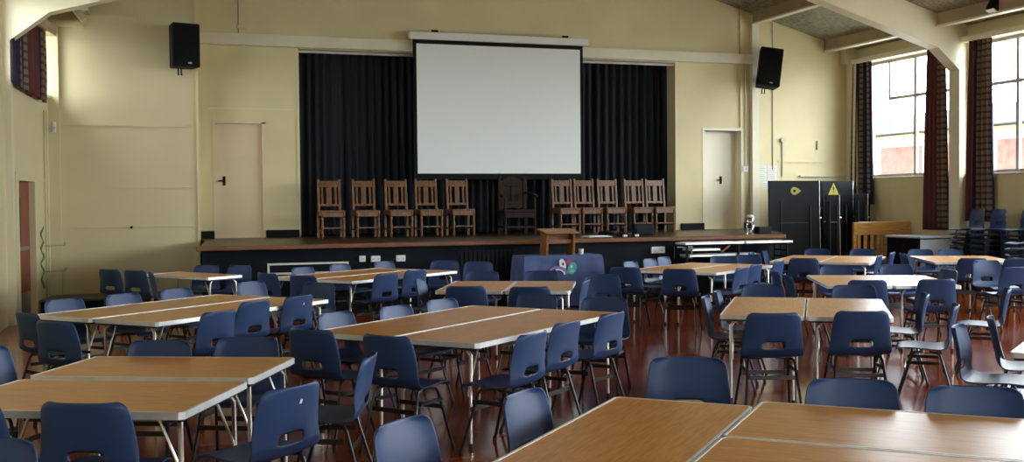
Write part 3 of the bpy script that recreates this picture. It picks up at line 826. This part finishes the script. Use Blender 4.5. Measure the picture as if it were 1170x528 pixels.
b = new_bm(); lathe(b, [(.072, .16), (.075, .17), (.075, .27), (.06, .29)], 16); obj('jar', b, M_clear, t, 40)
b = new_bm(); lathe(b, [(.06, .29), (.062, .3), (.062, .325), (.05, .33)], 16); obj('lid', b, M_white, t, 40)
b = new_bm(); box(b, -.14, .14, -.1, .1, 0, .12, .01)
tag(obj('black_box', b, M_blackp, None, None, (10.15, 16.4, STZ), .2), 'small black box beside the clear jars on the stage', 'box')

# ------------------------------------------------------------------ cloth-covered table with lectern
BX0, BX1, BY0, BY1, BZ = 5.24, 6.49, 14.92, 15.5, .815
cx, cy = (BX0+BX1)/2, (BY0+BY1)/2
t = thing('trestle_table', 'narrow table hidden under the dark blue cloth before the stage', 'table', (cx, cy, 0))
b = new_bm(); box(b, -.58, .58, -.25, .25, BZ-.045, BZ-.015, .004); obj('tabletop', b, M_lam, t)
for sx in (-1, 1):
    for sy in (-1, 1):
        b = new_bm(); tube(b, [(sx*.52, sy*.2, 0), (sx*.52, sy*.2, BZ-.045)], .016, 8); obj('leg', b, M_leg, t, 50)
b = new_bm(); hx, hy = .615, .285
per = []
N = 30
for k in range(N): per.append((-hx+2*hx*k/N, -hy))
for k in range(12): per.append((hx, -hy+2*hy*k/12))
for k in range(N): per.append((hx-2*hx*k/N, hy))
for k in range(12): per.append((-hx, hy-2*hy*k/12))
def ringv(z, f, fold):
    out = []
    for i, (x, y) in enumerate(per):
        nx = 0 if abs(abs(x)-hx) > 1e-6 else (1 if x > 0 else -1); ny = 0 if abs(abs(y)-hy) > 1e-6 else (1 if y > 0 else -1)
        cd = min(abs(abs(x)-hx), 10)+min(abs(abs(y)-hy), 10)
        corner = math.exp(-((hx-abs(x))**2+(hy-abs(y))**2)/.03)
        wv = math.sin(i*.95)*.5+math.sin(i*.41+1)*.5
        o = fold*(wv*.012+corner*.035)
        out.append(b.verts.new((x*f+nx*o, y*f+ny*o, z)))
    return out
rings = [ringv(z, f, fo) for z, f, fo in ((BZ, .985, 0), (BZ-.006, 1, 0), (BZ-.05, 1.008, .2), (BZ-.3, 1.015, .7), (BZ-.55, 1.02, 1.1), (.06, 1.025, 1.5))]
n = len(per)
for p, q in zip(rings, rings[1:]):
    for k in range(n): b.faces.new((p[k], q[k], q[(k+1) % n], p[(k+1) % n]))
b.faces.new(rings[0])
cl = obj('table_cloth', b, M_cloth, None, 60, (cx, cy, 0)); tag(cl, 'dark blue cloth with colourful emblem draped over the table below the stage', 'cloth')
# emblem printed on the front of the cloth
def flat(name, pts, z, m):
    b = new_bm(); prism(b, pts, 'y', -hy-.024-z, -hy-.0215-z); return obj(name, b, m, cl)
def ell(cx, cz, rx, rz, n=20, rot=0, a0=0, a1=2*PI):
    o = []
    for k in range(n):
        a = a0+(a1-a0)*k/n; x, z = rx*math.cos(a), rz*math.sin(a)
        o.append((cx+x*math.cos(rot)-z*math.sin(rot), cz+x*math.sin(rot)+z*math.cos(rot)))
    return o
M_ew = mat('emblem_white', (.75, .8, .82), .7); M_et = mat('emblem_teal', (.06, .42, .42), .7); M_ep = mat('emblem_purple', (.28, .16, .42), .7)
M_er = mat('emblem_crimson', (.4, .05, .12), .7); M_eg = mat('emblem_green', (.25, .55, .3), .7); M_en = mat('emblem_navy', (.03, .04, .12), .7)
ex, ez = .02, .63
def E(x, z): return (ex+x, ez+z)
flat('emblem_petal', ell(*E(-.05, .055), .05, .085, rot=.35), 0, M_ew)
flat('emblem_petal', ell(*E(.05, .09), .05, .05), .0005, M_er)
flat('emblem_petal', ell(*E(.10, -.01), .07, .095, rot=-.45), .001, M_et)
flat('emblem_eye', ell(*E(-.045, .06), .016, .024), .0015, M_en)
flat('emblem_eye', ell(*E(.10, -.045), .035, .028), .002, M_eg)
flat('emblem_eye', ell(*E(.09, .02), .016, .022), .0025, M_ew)
arc = [E(-.15+.17*math.cos(a)*1.0+.02, -.10+.13*math.sin(a)) for a in [PI*.92-k*PI*.9/10 for k in range(11)]]
arc2 = [E(-.13+.13*math.cos(a), -.10+.095*math.sin(a)) for a in [PI*.92-k*PI*.9/10 for k in range(11)]]
flat('emblem_swoosh', arc+arc2[::-1], .003, M_ep)
arc3 = [E(-.13+.125*math.cos(a), -.10+.09*math.sin(a)) for a in [PI*.6-k*PI*.6/8 for k in range(9)]]
arc4 = [E(-.13+.095*math.cos(a), -.10+.07*math.sin(a)) for a in [PI*.6-k*PI*.6/8 for k in range(9)]]
flat('emblem_swoosh', arc3+arc4[::-1], .0035, M_ew)

t = thing('table_lectern', 'small wooden tabletop lectern standing on the dark blue cloth', 'lectern', (5.86, 15.15, BZ), 0)
for s in (-1, 1):
    b = new_bm(); prism(b, [(-.1, 0), (.17, 0), (.14, .33), (.15, .345), (-.13, .30)], 'x', s*.215-.018, s*.215+.018); obj('side_panel', b, M_lect, t)
b = new_bm(); vs = box(b, -.275, .275, -.2, .2, .345, .372, .005)
for v in vs: v.co.z += v.co.y*.12
obj('sloping_top', b, M_lect, t)
b = new_bm(); box(b, -.22, .22, -.06, -.04, .17, .235); obj('cross_rail', b, M_lect, t)
b = new_bm(); box(b, -.22, .22, .06, .08, .2, .32); obj('back_rail', b, M_lect, t)
b = new_bm(); lathe(b, [(.028, 0), (.035, .01), (.04, .085), (.037, .085), (.032, .012)], 16)
tag(obj('paper_cup', b, M_white, None, 40, (6.22, 15.12, BZ)), 'small white cup on the blue cloth right of the lectern', 'cup')

# ------------------------------------------------------------------ rack of folded tables before the right of the stage
t = thing('table_rack', 'low dark rack holding folded tables before the stage, right of the sockets', 'rack', (9.07, 15.45, 0))
for x in (-.98, -.05, .86):
    b = new_bm()
    for y in (-.187, .187): box(b, x-.015, x+.015, y-.015, y+.015, 0, .9)
    for z in (.68, .78, .88): box(b, x-.015, x+.015, -.187, .187, z, z+.025)
    obj('rack_frame', b, M_blackp, t)
b = new_bm(); box(b, -.98, .86, .145, .175, .06, .1); box(b, -.98, .86, .145, .175, .5, .54); obj('rack_rail', b, M_blackp, t)
b = new_bm(); M2 = Matrix.Translation((-.25, -.12, .835)) @ Matrix.Rotation(-.6, 4, 'Y'); box(b, -.095, .095, -.015, .015, -.012, .012, .002, M2); obj('wooden_batten', b, M_lect, t)
def folded(label, x0, x1, z):
    L = x1-x0
    t = thing('folded_table', label, 'table', ((x0+x1)/2, 15.45, z), 0, 'folded tables on the rack')
    b = new_bm(); box(b, -L/2+.01, L/2-.01, -.16, .16, .006, .028); obj('tabletop', b, M_blackg, t)
    b = new_bm(); box(b, -L/2, L/2, -.17, -.16, 0, .034, .003); box(b, -L/2, L/2, .16, .17, 0, .034, .003); box(b, -L/2, -L/2+.01, -.17, .17, 0, .034); box(b, L/2-.01, L/2, -.17, .17, 0, .034); obj('edge_trim', b, M_steel, t)
    b = new_bm(); tube(b, [(-L/2+.06, -.1, .0), (L/2-.06, -.1, .0)], .006, 6); obj('folded_leg', b, M_frame, t)
folded('folded table on the top of the rack, left', 8.07, 9.14, .912)
folded('folded table on the top of the rack, right', 9.17, 10.05, .912)
folded('short folded table in the middle of the rack', 8.2, 8.7, .812)
folded('folded table on the lowest rung of the rack', 8.15, 9.45, .716)

# ------------------------------------------------------------------ black folded boards, bench, cabinet on the right
def board(label, x0, x1, y, z1, sticker, rz=0):
    w = x1-x0
    t = thing('folded_board', label, 'folded table', ((x0+x1)/2, y, 0), rz, 'black folded boards by the right corner')
    h = w/2
    b = new_bm(); vs = box(b, -h, h, -.02, .012, .08, z1, .004)
    for v in vs: v.co.x -= 0; v.co.y -= (z1-v.co.z)*.03
    obj('front_leaf', b, M_blackg, t)
    b = new_bm(); vs = box(b, -h+.16, h+.16, .10, .13, .08, z1-.02, .004)
    for v in vs: v.co.y += (z1-v.co.z)*.06; v.co.x += (z1-v.co.z)*.05
    obj('rear_leaf', b, M_blackg, t)
    b = new_bm()
    box(b, h, h+.012, -.03, .02, .3, z1, 0); tube(b, [(h+.03, .06, z1-.02), (h+.1, .1, 1.0), (h+.16, .16, .05)], .012, 7); tube(b, [(h+.03, .06, 1.25), (h+.11, .06, 1.25)], .014, 7)
    obj('hinge_frame', b, M_steel, t)
    b = new_bm(); yy = lambda z: -.035-(z1-z)*.03
    tube(b, [(-h*.55, yy(1.55), 1.58), (-h*.55, yy(.6), .3)], .011, 7); tube(b, [(h*.62, yy(1.4), 1.5), (h*.62, yy(.6), .2)], .011, 7); tube(b, [(-h*.6, yy(1.1), 1.16), (h*.5, yy(1.1), 1.16)], .009, 7)
    obj('folded_leg', b, M_frame, t, 50)
    b = new_bm(); 
    for s in (-1, 1): lathe(b, [(.02, 0), (.04, .01), (.04, .06), (.02, .07)], 10, (s*(h-.12), .04, 0))
    box(b, -h+.05, h-.05, .02, .06, .06, .1); obj('castor_base', b, M_blackp, t)
    if sticker == 'triangle':
        b = new_bm(); prism(b, [(-.13, z1-.28), (.13, z1-.28), (.0, z1-.04)], 'y', -.034, -.031); obj('warning_sticker', b, M_yellow, t)
        b = new_bm(); prism(b, [(-.012, z1-.19), (.012, z1-.19), (.016, z1-.12), (-.016, z1-.12)], 'y', -.037, -.034); prism(b, ell(0, z1-.225, .014, .014, 10), 'y', -.037, -.034); obj('sticker_mark', b, M_blackp, t)
    elif sticker == 'disc':
        b = new_bm(); prism(b, ell(.0, z1-.2, .085, .075, 20), 'y', -.036, -.033); prism(b, [(.06, z1-.26), (.15, z1-.2), (.06, z1-.14)], 'y', -.036, -.033); obj('warning_sticker', b, M_yellow, t)
        b = new_bm(); prism(b, ell(.0, z1-.2, .03, .025, 12), 'y', -.039, -.036); obj('sticker_mark', b, M_blackp, t)
board('tall black folded board with round yellow sticker right of the stage', 11.38, 12.52, 18.15, 1.985, 'disc')
board('tall black folded board with yellow warning triangle in the back right corner', 12.78, 13.72, 18.72, 1.99, 'triangle')
board('shorter black folded board standing between the two tall ones', 12.72, 13.02, 18.2, 1.70, None)
board('narrow black folded board at the right under the window curtain', 13.5, 13.8, 18.35, 1.72, None)

t = thing('slatted_bench', 'honey-coloured wooden bench back with slats in the right corner', 'bench', (13.5, 17.5, 0))
b = new_bm(); box(b, -.62, .62, -.02, .02, .92, 1.17, .012); obj('top_rail', b, M_honey, t)
b = new_bm(); box(b, -.58, .58, -.018, .018, .5, .56, .006); obj('lower_rail', b, M_honey, t)
for k in range(8):
    x = -.52+k*.148; b = new_bm(); box(b, x-.035, x+.035, -.012, .012, .55, .93, .003); obj('slat', b, M_honey, t)
for s in (-1, 1):
    b = new_bm(); box(b, s*.62-.03, s*.62+.03, -.03, .03, 0, 1.17, .008); obj('end_post', b, M_honey, t)
    b = new_bm(); prism(b, [(-.0, 0), (.04, .0), (.42, 0), (.42, .48), (.04, .62), (0, .62)], 'x', s*.62-.02, s*.62+.02, Matrix.Scale(1, 4)); obj('end_panel', b, M_oak, t)
b = new_bm(); box(b, -.6, .6, .02, .42, .42, .46, .008); obj('seat', b, M_honey, t)

t = thing('black_cabinet', 'low black cabinet, end and top coloured pale as window reflection, by the right wall', 'cabinet', (13.52, 16.38, 0))
b = new_bm(); box(b, -.41, .41, -.46, .46, .07, .90, .006); obj('carcass', b, M_blackg, t)
b = new_bm(); box(b, -.41, .41, -.472, -.46, .09, .88, .003); obj('end_panel', b, M_grey, t)  # pale colour stands in for windows reflected in the black end
b = new_bm(); box(b, -.44, .44, -.5, .49, .90, .935, .006); obj('top', b, M_grey, t)  # window glare on the gloss top, put into its colour
b = new_bm(); box(b, -.425, -.41, -.05, .0, .3, .8, .003); obj('handle_strip', b, M_oakd, t)
for sx in (-1, 1):
    for sy in (-1, 1):
        b = new_bm(); lathe(b, [(.02, 0), (.035, .01), (.035, .06), (.02, .07)], 10, (sx*.35, sy*.4, 0)); obj('castor', b, M_rubber, t, 50)

# ------------------------------------------------------------------ speakers, spotlight, small wall fittings
def speaker(label, loc, rz, tilt, h, w, d):
    t = thing('wall_speaker', label, 'speaker', loc, rz); t.rotation_euler = (tilt[0], tilt[1], rz)
    b = new_bm(); prism(b, [(-w/2, -d/2), (w/2, -d/2), (w*.42, d/2), (-w*.42, d/2)], 'z', 0, h)
    bmesh.ops.bevel(b, geom=b.edges[:], offset=.012, segments=2, affect='EDGES')
    obj('cabinet', b, M_blackp, t)
    b = new_bm(); box(b, -w/2+.02, w/2-.02, -d/2-.012, -d/2+.002, .03, h-.03, .008); obj('grille', b, M_grille, t)
    b = new_bm(); box(b, .02, .08, -d/2-.015, -d/2-.011, .05, .075, .001); obj('badge', b, M_grey, t)
    b = new_bm(); tube(b, [(-.05, d/2-.06, -.1), (-.05, d/2-.02, -.1), (-.05, d/2-.02, .15)], .012, 7); tube(b, [(.0, d/2-.06, -.1), (.0, d/2-.02, -.1), (.0, d/2-.02, .15)], .012, 7)
    box(b, -.06, .02, d/2-.04, d/2+.12, .1, .25, .004); obj('bracket', b, M_blackp, t)
speaker('black loudspeaker high on the left back wall above the left stage door', (.60, 18.3, 3.84), math.radians(14), (0, 0), .70, .44, .34)
speaker('black tilted loudspeaker high on the right of the back wall', (11.85, 18.95, 3.88), math.radians(-20), (math.radians(-6), math.radians(8)), .78, .46, .34)
t = thing('flood_lamp', 'grey floodlight hanging from the ceiling purlin at the upper right', 'lamp', (13.5, 14.6, 4.74))
b = new_bm(); box(b, -.1, .1, -.1, .1, 0, .2, .02, Matrix.Rotation(.5, 4, 'Y')); obj('lamp_housing', b, M_frame, t)
b = new_bm(); box(b, -.09, .09, -.09, .09, -.015, .0, .003, Matrix.Rotation(.5, 4, 'Y')); obj('lens', b, M_white, t)
b = new_bm(); tube(b, [(.1, 0, .1), (.1, 0, .22)], .012, 7); obj('hanger', b, M_blackp, t)

def rod(name, label, cat, pts, r, m, group=None):
    b = new_bm(); tube(b, pts, r, 7); return tag(obj(name, b, m, None, 50), label, cat, group)
rod('cable_conduit', 'thin dark conduit running down the right back wall past the speaker', 'conduit', [(12.27, YB-.01, 5.28), (12.27, YB-.01, 2.24)], .009, M_ink)
rod('cable_conduit', 'thin conduit above the left end of the long beam', 'conduit', [(1.56, YB-.01, 5.6), (1.56, YB-.01, 4.59)], .009, M_ink)
b = new_bm(); box(b, 1.53, 1.68, YB-.05, YB, 4.68, 4.74, .006); tag(obj('junction_box', b, M_wall, None), 'small cream junction box beside the conduit over the left beam end', 'box')
rod('cable_conduit', 'white conduit beside the right stage door leading to a switch', 'conduit', [(11.62, YB-.03, 4.38), (11.62, YB-.03, 2.3)], .012, M_trimw)
t = thing('light_switch', 'white light switch at the foot of the conduit beside right stage door', 'switch', (11.62, YB, 2.2))
b = new_bm(); box(b, -.06, .06, -.04, 0, 0, .11, .006); obj('plate', b, M_white, t)
b = new_bm(); box(b, -.015, .015, -.048, -.038, .04, .07, .003); obj('rocker', b, M_grey, t)
t = thing('wall_sensor', 'round-topped white rod fitting on the right back wall', 'sensor', (12.5, YB, 2.1))
b = new_bm(); tube(b, [(0, -.02, 0), (0, -.02, .72)], .012, 7); obj('rod', b, M_winf, t, 50)
b = new_bm(); tube(b, [(0, 0, .75), (0, -.05, .75)], .05, 14); obj('cap', b, M_winf, t, 40)
rod('wall_hook', 'short dark upright hook on the pale right back wall', 'hook', [(13.34, YB-.02, 2.66), (13.34, YB-.02, 2.84)], .014, M_ink)
b = new_bm(); box(b, 12.9, 14.05, YB-.06, YB, 2.09, 2.12, .004); tag(obj('wall_shelf', b, M_winf, None), 'thin pale ledge on the wall above the black folded boards', 'shelf')
t = thing('wall_notice', 'white printed notice sheets pinned to the wall left of folded boards', 'notice', (12.13, YB, 1.9))
for k, (x, z, w, h) in enumerate(((-.2, .28, .2, .14), (.02, .28, .22, .14), (-.2, .12, .2, .14), (.02, .12, .22, .14), (-.1, -.06, .22, .16))):
    b = new_bm(); box(b, x, x+w, -.005, -.001, z, z+h); s = obj('sheet', b, M_paper, t)
    b = new_bm()
    for j in range(4): box(b, x+.02, x+w-.03-.02*(j % 2), -.0065, -.005, z+.02+j*.03, z+.028+j*.03)
    obj('printed_lines', b, M_ink, s)
t = thing('thermostat', 'small white box on the left back wall near the corner', 'switch', (-1.37, 18.5, 2.78))
b = new_bm(); box(b, -.025, .025, -.04, 0, 0, .17, .008); obj('cover', b, M_white, t)
b = new_bm(); box(b, -.012, .012, -.045, -.038, .05, .09, .002); obj('slider', b, M_grey, t)
b = new_bm(); box(b, -.27, -.23, 18.57, 18.6, 1.24, 1.28, .006); tag(obj('wall_stud', b, M_blackp, None), 'tiny dark fixing on the lower left back wall', 'fixing')
t = thing('picture_rail_rod', 'thin horizontal rod with end stop high on the left back wall', 'rail', (-.92, 18.57, 4.68))
b = new_bm(); tube(b, [(0, 0, 0), (.84, 0, .0)], .01, 6); obj('rod', b, M_wallL, t)
b = new_bm(); box(b, .82, .9, -.02, .03, -.05, .06, .006); obj('end_stop', b, M_wallL, t)
for k, (z, lab) in enumerate(((1.0, 'upper wall peg with knob by the red door'), (.6, 'lower wall peg with knob by the red door'))):
    t = thing('wall_peg', lab, 'peg', LM @ Vector((2.25, -.005, z)), ang, 'pegs by the red door')
    b = new_bm(); tube(b, [(0, 0, 0), (.15, -.26, 0)], .01, 6); obj('peg', b, M_ink, t)
    b = new_bm(); tube(b, [(.15, -.255, -.0), (.15, -.26, .05)], .016, 8); obj('knob', b, M_ink, t)
b = new_bm(); pts = [LM @ Vector((1.95+.018*math.sin(k*.9), -.03-.02*math.cos(k*1.3), 1.3-k*.047)) for k in range(21)]
tube(b, pts, [.007+.008*abs(math.sin(k*.8)) for k in range(21)], 7); tag(obj('hanging_cord', b, M_greenc, None, 60), 'twisted green cord hanging beside the red door frame', 'cord')
for x, lab in ((2.3, 'left of two upright pipes in the back left corner'), (2.44, 'right of two upright pipes in the back left corner')):
    p0, p1 = LM @ Vector((x, -.02, 3.1)), LM @ Vector((x, -.02, .0))
    rod('wall_pipe', lab, 'pipe', [p0, p1], .014, M_wallL, 'pipes in the corner')

# low black platform on the left
t = thing('low_platform', 'low black platform block along the left back wall', 'platform', (0, 0, 0))
b = new_bm(); prism(b, [(-1.58, 17.55), (.55, 17.55), (.55, 18.57), (-1.44, 18.57)], 'z', .17, .2); obj('platform_top', b, mat('worn_black_paint', (.06, .06, .045), .4, noise=(3, .3)), t)
b = new_bm(); prism(b, [(-1.54, 17.6), (.53, 17.6), (.53, 18.56), (-1.42, 18.56)], 'z', 0, .17); obj('platform_base', b, M_black, t)

# ------------------------------------------------------------------ patterned window curtains
def curtain(label, P0, P1, z_top, z_bot, out, n=5, flare=0.0, zb1=None, rep=1.0, amp=.05, u0=0.0):
    P0, P1 = Vector(P0), Vector(P1); d = P1-P0; nrm = Vector(out)
    b = new_bm(); uvl = b.loops.layers.uv.new('UVMap'); N = n*8; R = 12; grid = []
    for i in range(N+1):
        u = i/N; col = []
        for j in range(R+1):
            v = j/R; zb = z_bot if zb1 is None else z_bot+(zb1-z_bot)*u
            z = z_top+(zb-z_top)*v
            uu = .5+(u-.5)*(1+flare*v)
            p = P0+d*uu+nrm*(amp*(.6+.4*v)*math.sin(u*n*2*PI+.4*math.sin(3*v)))
            col.append(b.verts.new((p.x, p.y, z)))
        grid.append(col)
    for i in range(N):
        for j in range(R):
            f = b.faces.new((grid[i][j], grid[i+1][j], grid[i+1][j+1], grid[i][j+1]))
            for lp, (a, c) in zip(f.loops, ((i, j), (i+1, j), (i+1, j+1), (i, j+1))):
                lp[uvl].uv = (u0+a/N*rep, (z_top-z_bot)*c/R/.11)
    me = bpy.data.meshes.new('c'); 
    o = obj('window_curtain', b, M_curt, None, 60)
    m = o.modifiers.new('thick', 'SOLIDIFY'); m.thickness = .012
    return tag(o, label, 'curtain', 'patterned window curtains')
curtain('narrow patterned curtain at the far edge of the first right window', (14.1, 19.2), (14.1, 18.62), 4.44, 1.5, (-1, 0), 5, .25, rep=.52, u0=.47)
curtain('maroon and check curtain against the concrete column at the first right window', (14.12, 16.95), (14.12, 16.48), 4.44, 1.02, (-1, 0), 5, .45, rep=.8)
curtain('patterned curtain just right of the concrete column at the second right window', (14.1, 15.82), (14.1, 15.3), 4.44, 1.2, (-1, 0), 5, .3, rep=.75, u0=.22)
p0, p1 = LM @ Vector((.1, -.09, 0)), LM @ Vector((2.12, -.09, 0))
curtain('short dark patterned curtain at the high window on the left wall', (p0.x, p0.y), (p1.x, p1.y), 4.35, 3.3, (.98, -.18), 6, .0, 3.2, rep=1.3, amp=.04, u0=.42)

# ------------------------------------------------------------------ outdoors
b = new_bm(); box(b, -80, 120, -80, 120, -.3, -.2); o = obj('ground', b, M_ground); o['kind'] = 'structure'
t = thing('school_building', 'low neighbouring building with dark flat roof edge seen through right windows', 'building', (26, 30, -.2))
b = new_bm(); box(b, 0, 10, -14, 16, 0, 4.15); obj('wall', b, M_render, t)
b = new_bm(); box(b, -.7, 10.5, -14.6, 16.6, 4.15, 4.75); obj('roof_edge', b, M_roof, t)
b = new_bm(); box(b, -.25, 0, -14, 16, 3.85, 4.1); obj('fascia', b, M_yel, t)
for k in range(10):
    y = -13+k*2.9
    b = new_bm(); box(b, -.03, .0, y, y+2.2, 1.2, 3.7); f = obj('brick_panel', b, M_brick, t)
    b = new_bm(); box(b, -.06, -.03, y+.2, y+2.0, 1.6, 2.6); obj('window_pane', b, M_blackg, f)

# ------------------------------------------------------------------ light: overcast daylight through the windows
w = bpy.data.worlds.new('overcast'); SC.world = w; w.use_nodes = True
nt = w.node_tree; bg = nt.nodes['Background']
bg.inputs['Color'].default_value = (.91, .97, 1.03, 1); bg.inputs['Strength'].default_value = 9.0
def portal_light(name, loc, rot, sx, sy):
    l = bpy.data.lights.new(name, 'AREA'); l.shape = 'RECTANGLE'; l.size = sx; l.size_y = sy
    o = bpy.data.objects.new(name, l); COL.objects.link(o); o.location = loc; o.rotation_euler = rot
    l.cycles.is_portal = True
for i, (y0, y1) in enumerate(bays):
    portal_light('daylight_portal', (XR+.32, (y0+y1)/2, (SILL+HEAD)/2), (0, math.radians(90), 0), HEAD-SILL, y1-y0)
for y0, y1 in lb:
    portal_light('daylight_portal', (XL-.32, (y0+y1)/2, (LS+LH)/2), (0, math.radians(-90), 0), LH-LS, y1-y0)
for x0, x1 in FW:
    portal_light('daylight_portal', ((x0+x1)/2, YR-.32, (FS+FH)/2), (math.radians(90), 0, 0), x1-x0, FH-FS)
q = LM @ Vector((1.6, .32, (LS+LH)/2))
portal_light('daylight_portal', q, (0, math.radians(-90), ang-PI/2), LH-LS, 2.6)

# ------------------------------------------------------------------ camera
cam = bpy.data.cameras.new('camera'); co = bpy.data.objects.new('camera', cam); COL.objects.link(co)
yaw, pitch, roll = math.radians(18.7), math.radians(1.55), math.radians(.5)
f = Vector((math.sin(yaw)*math.cos(pitch), math.cos(yaw)*math.cos(pitch), -math.sin(pitch)))
r = Vector((math.cos(yaw), -math.sin(yaw), 0)); d = f.cross(r)
r2 = r*math.cos(roll)+d*math.sin(roll); d2 = -r*math.sin(roll)+d*math.cos(roll)
R = Matrix((r2, -d2, -f)).transposed()
co.matrix_world = Matrix.Translation((0, 0, 1.62)) @ R.to_4x4()
cam.sensor_fit = 'HORIZONTAL'; cam.sensor_width = 36; cam.lens = 36*1230/1170
cam.clip_start = .05; cam.clip_end = 400
SC.camera = co
SC.view_settings.view_transform = 'Standard'; SC.view_settings.look = 'None'
SC.view_settings.exposure = 1.2; SC.view_settings.gamma = 1; SC.view_settings.use_curve_mapping = False
SC.cycles.max_bounces = 10; SC.cycles.diffuse_bounces = 6; SC.cycles.glossy_bounces = 4; SC.cycles.transparent_max_bounces = 12
SC.cycles.sample_clamp_indirect = 6; SC.cycles.caustics_reflective = False; SC.cycles.caustics_refractive = False
SC.cycles.use_denoising = True
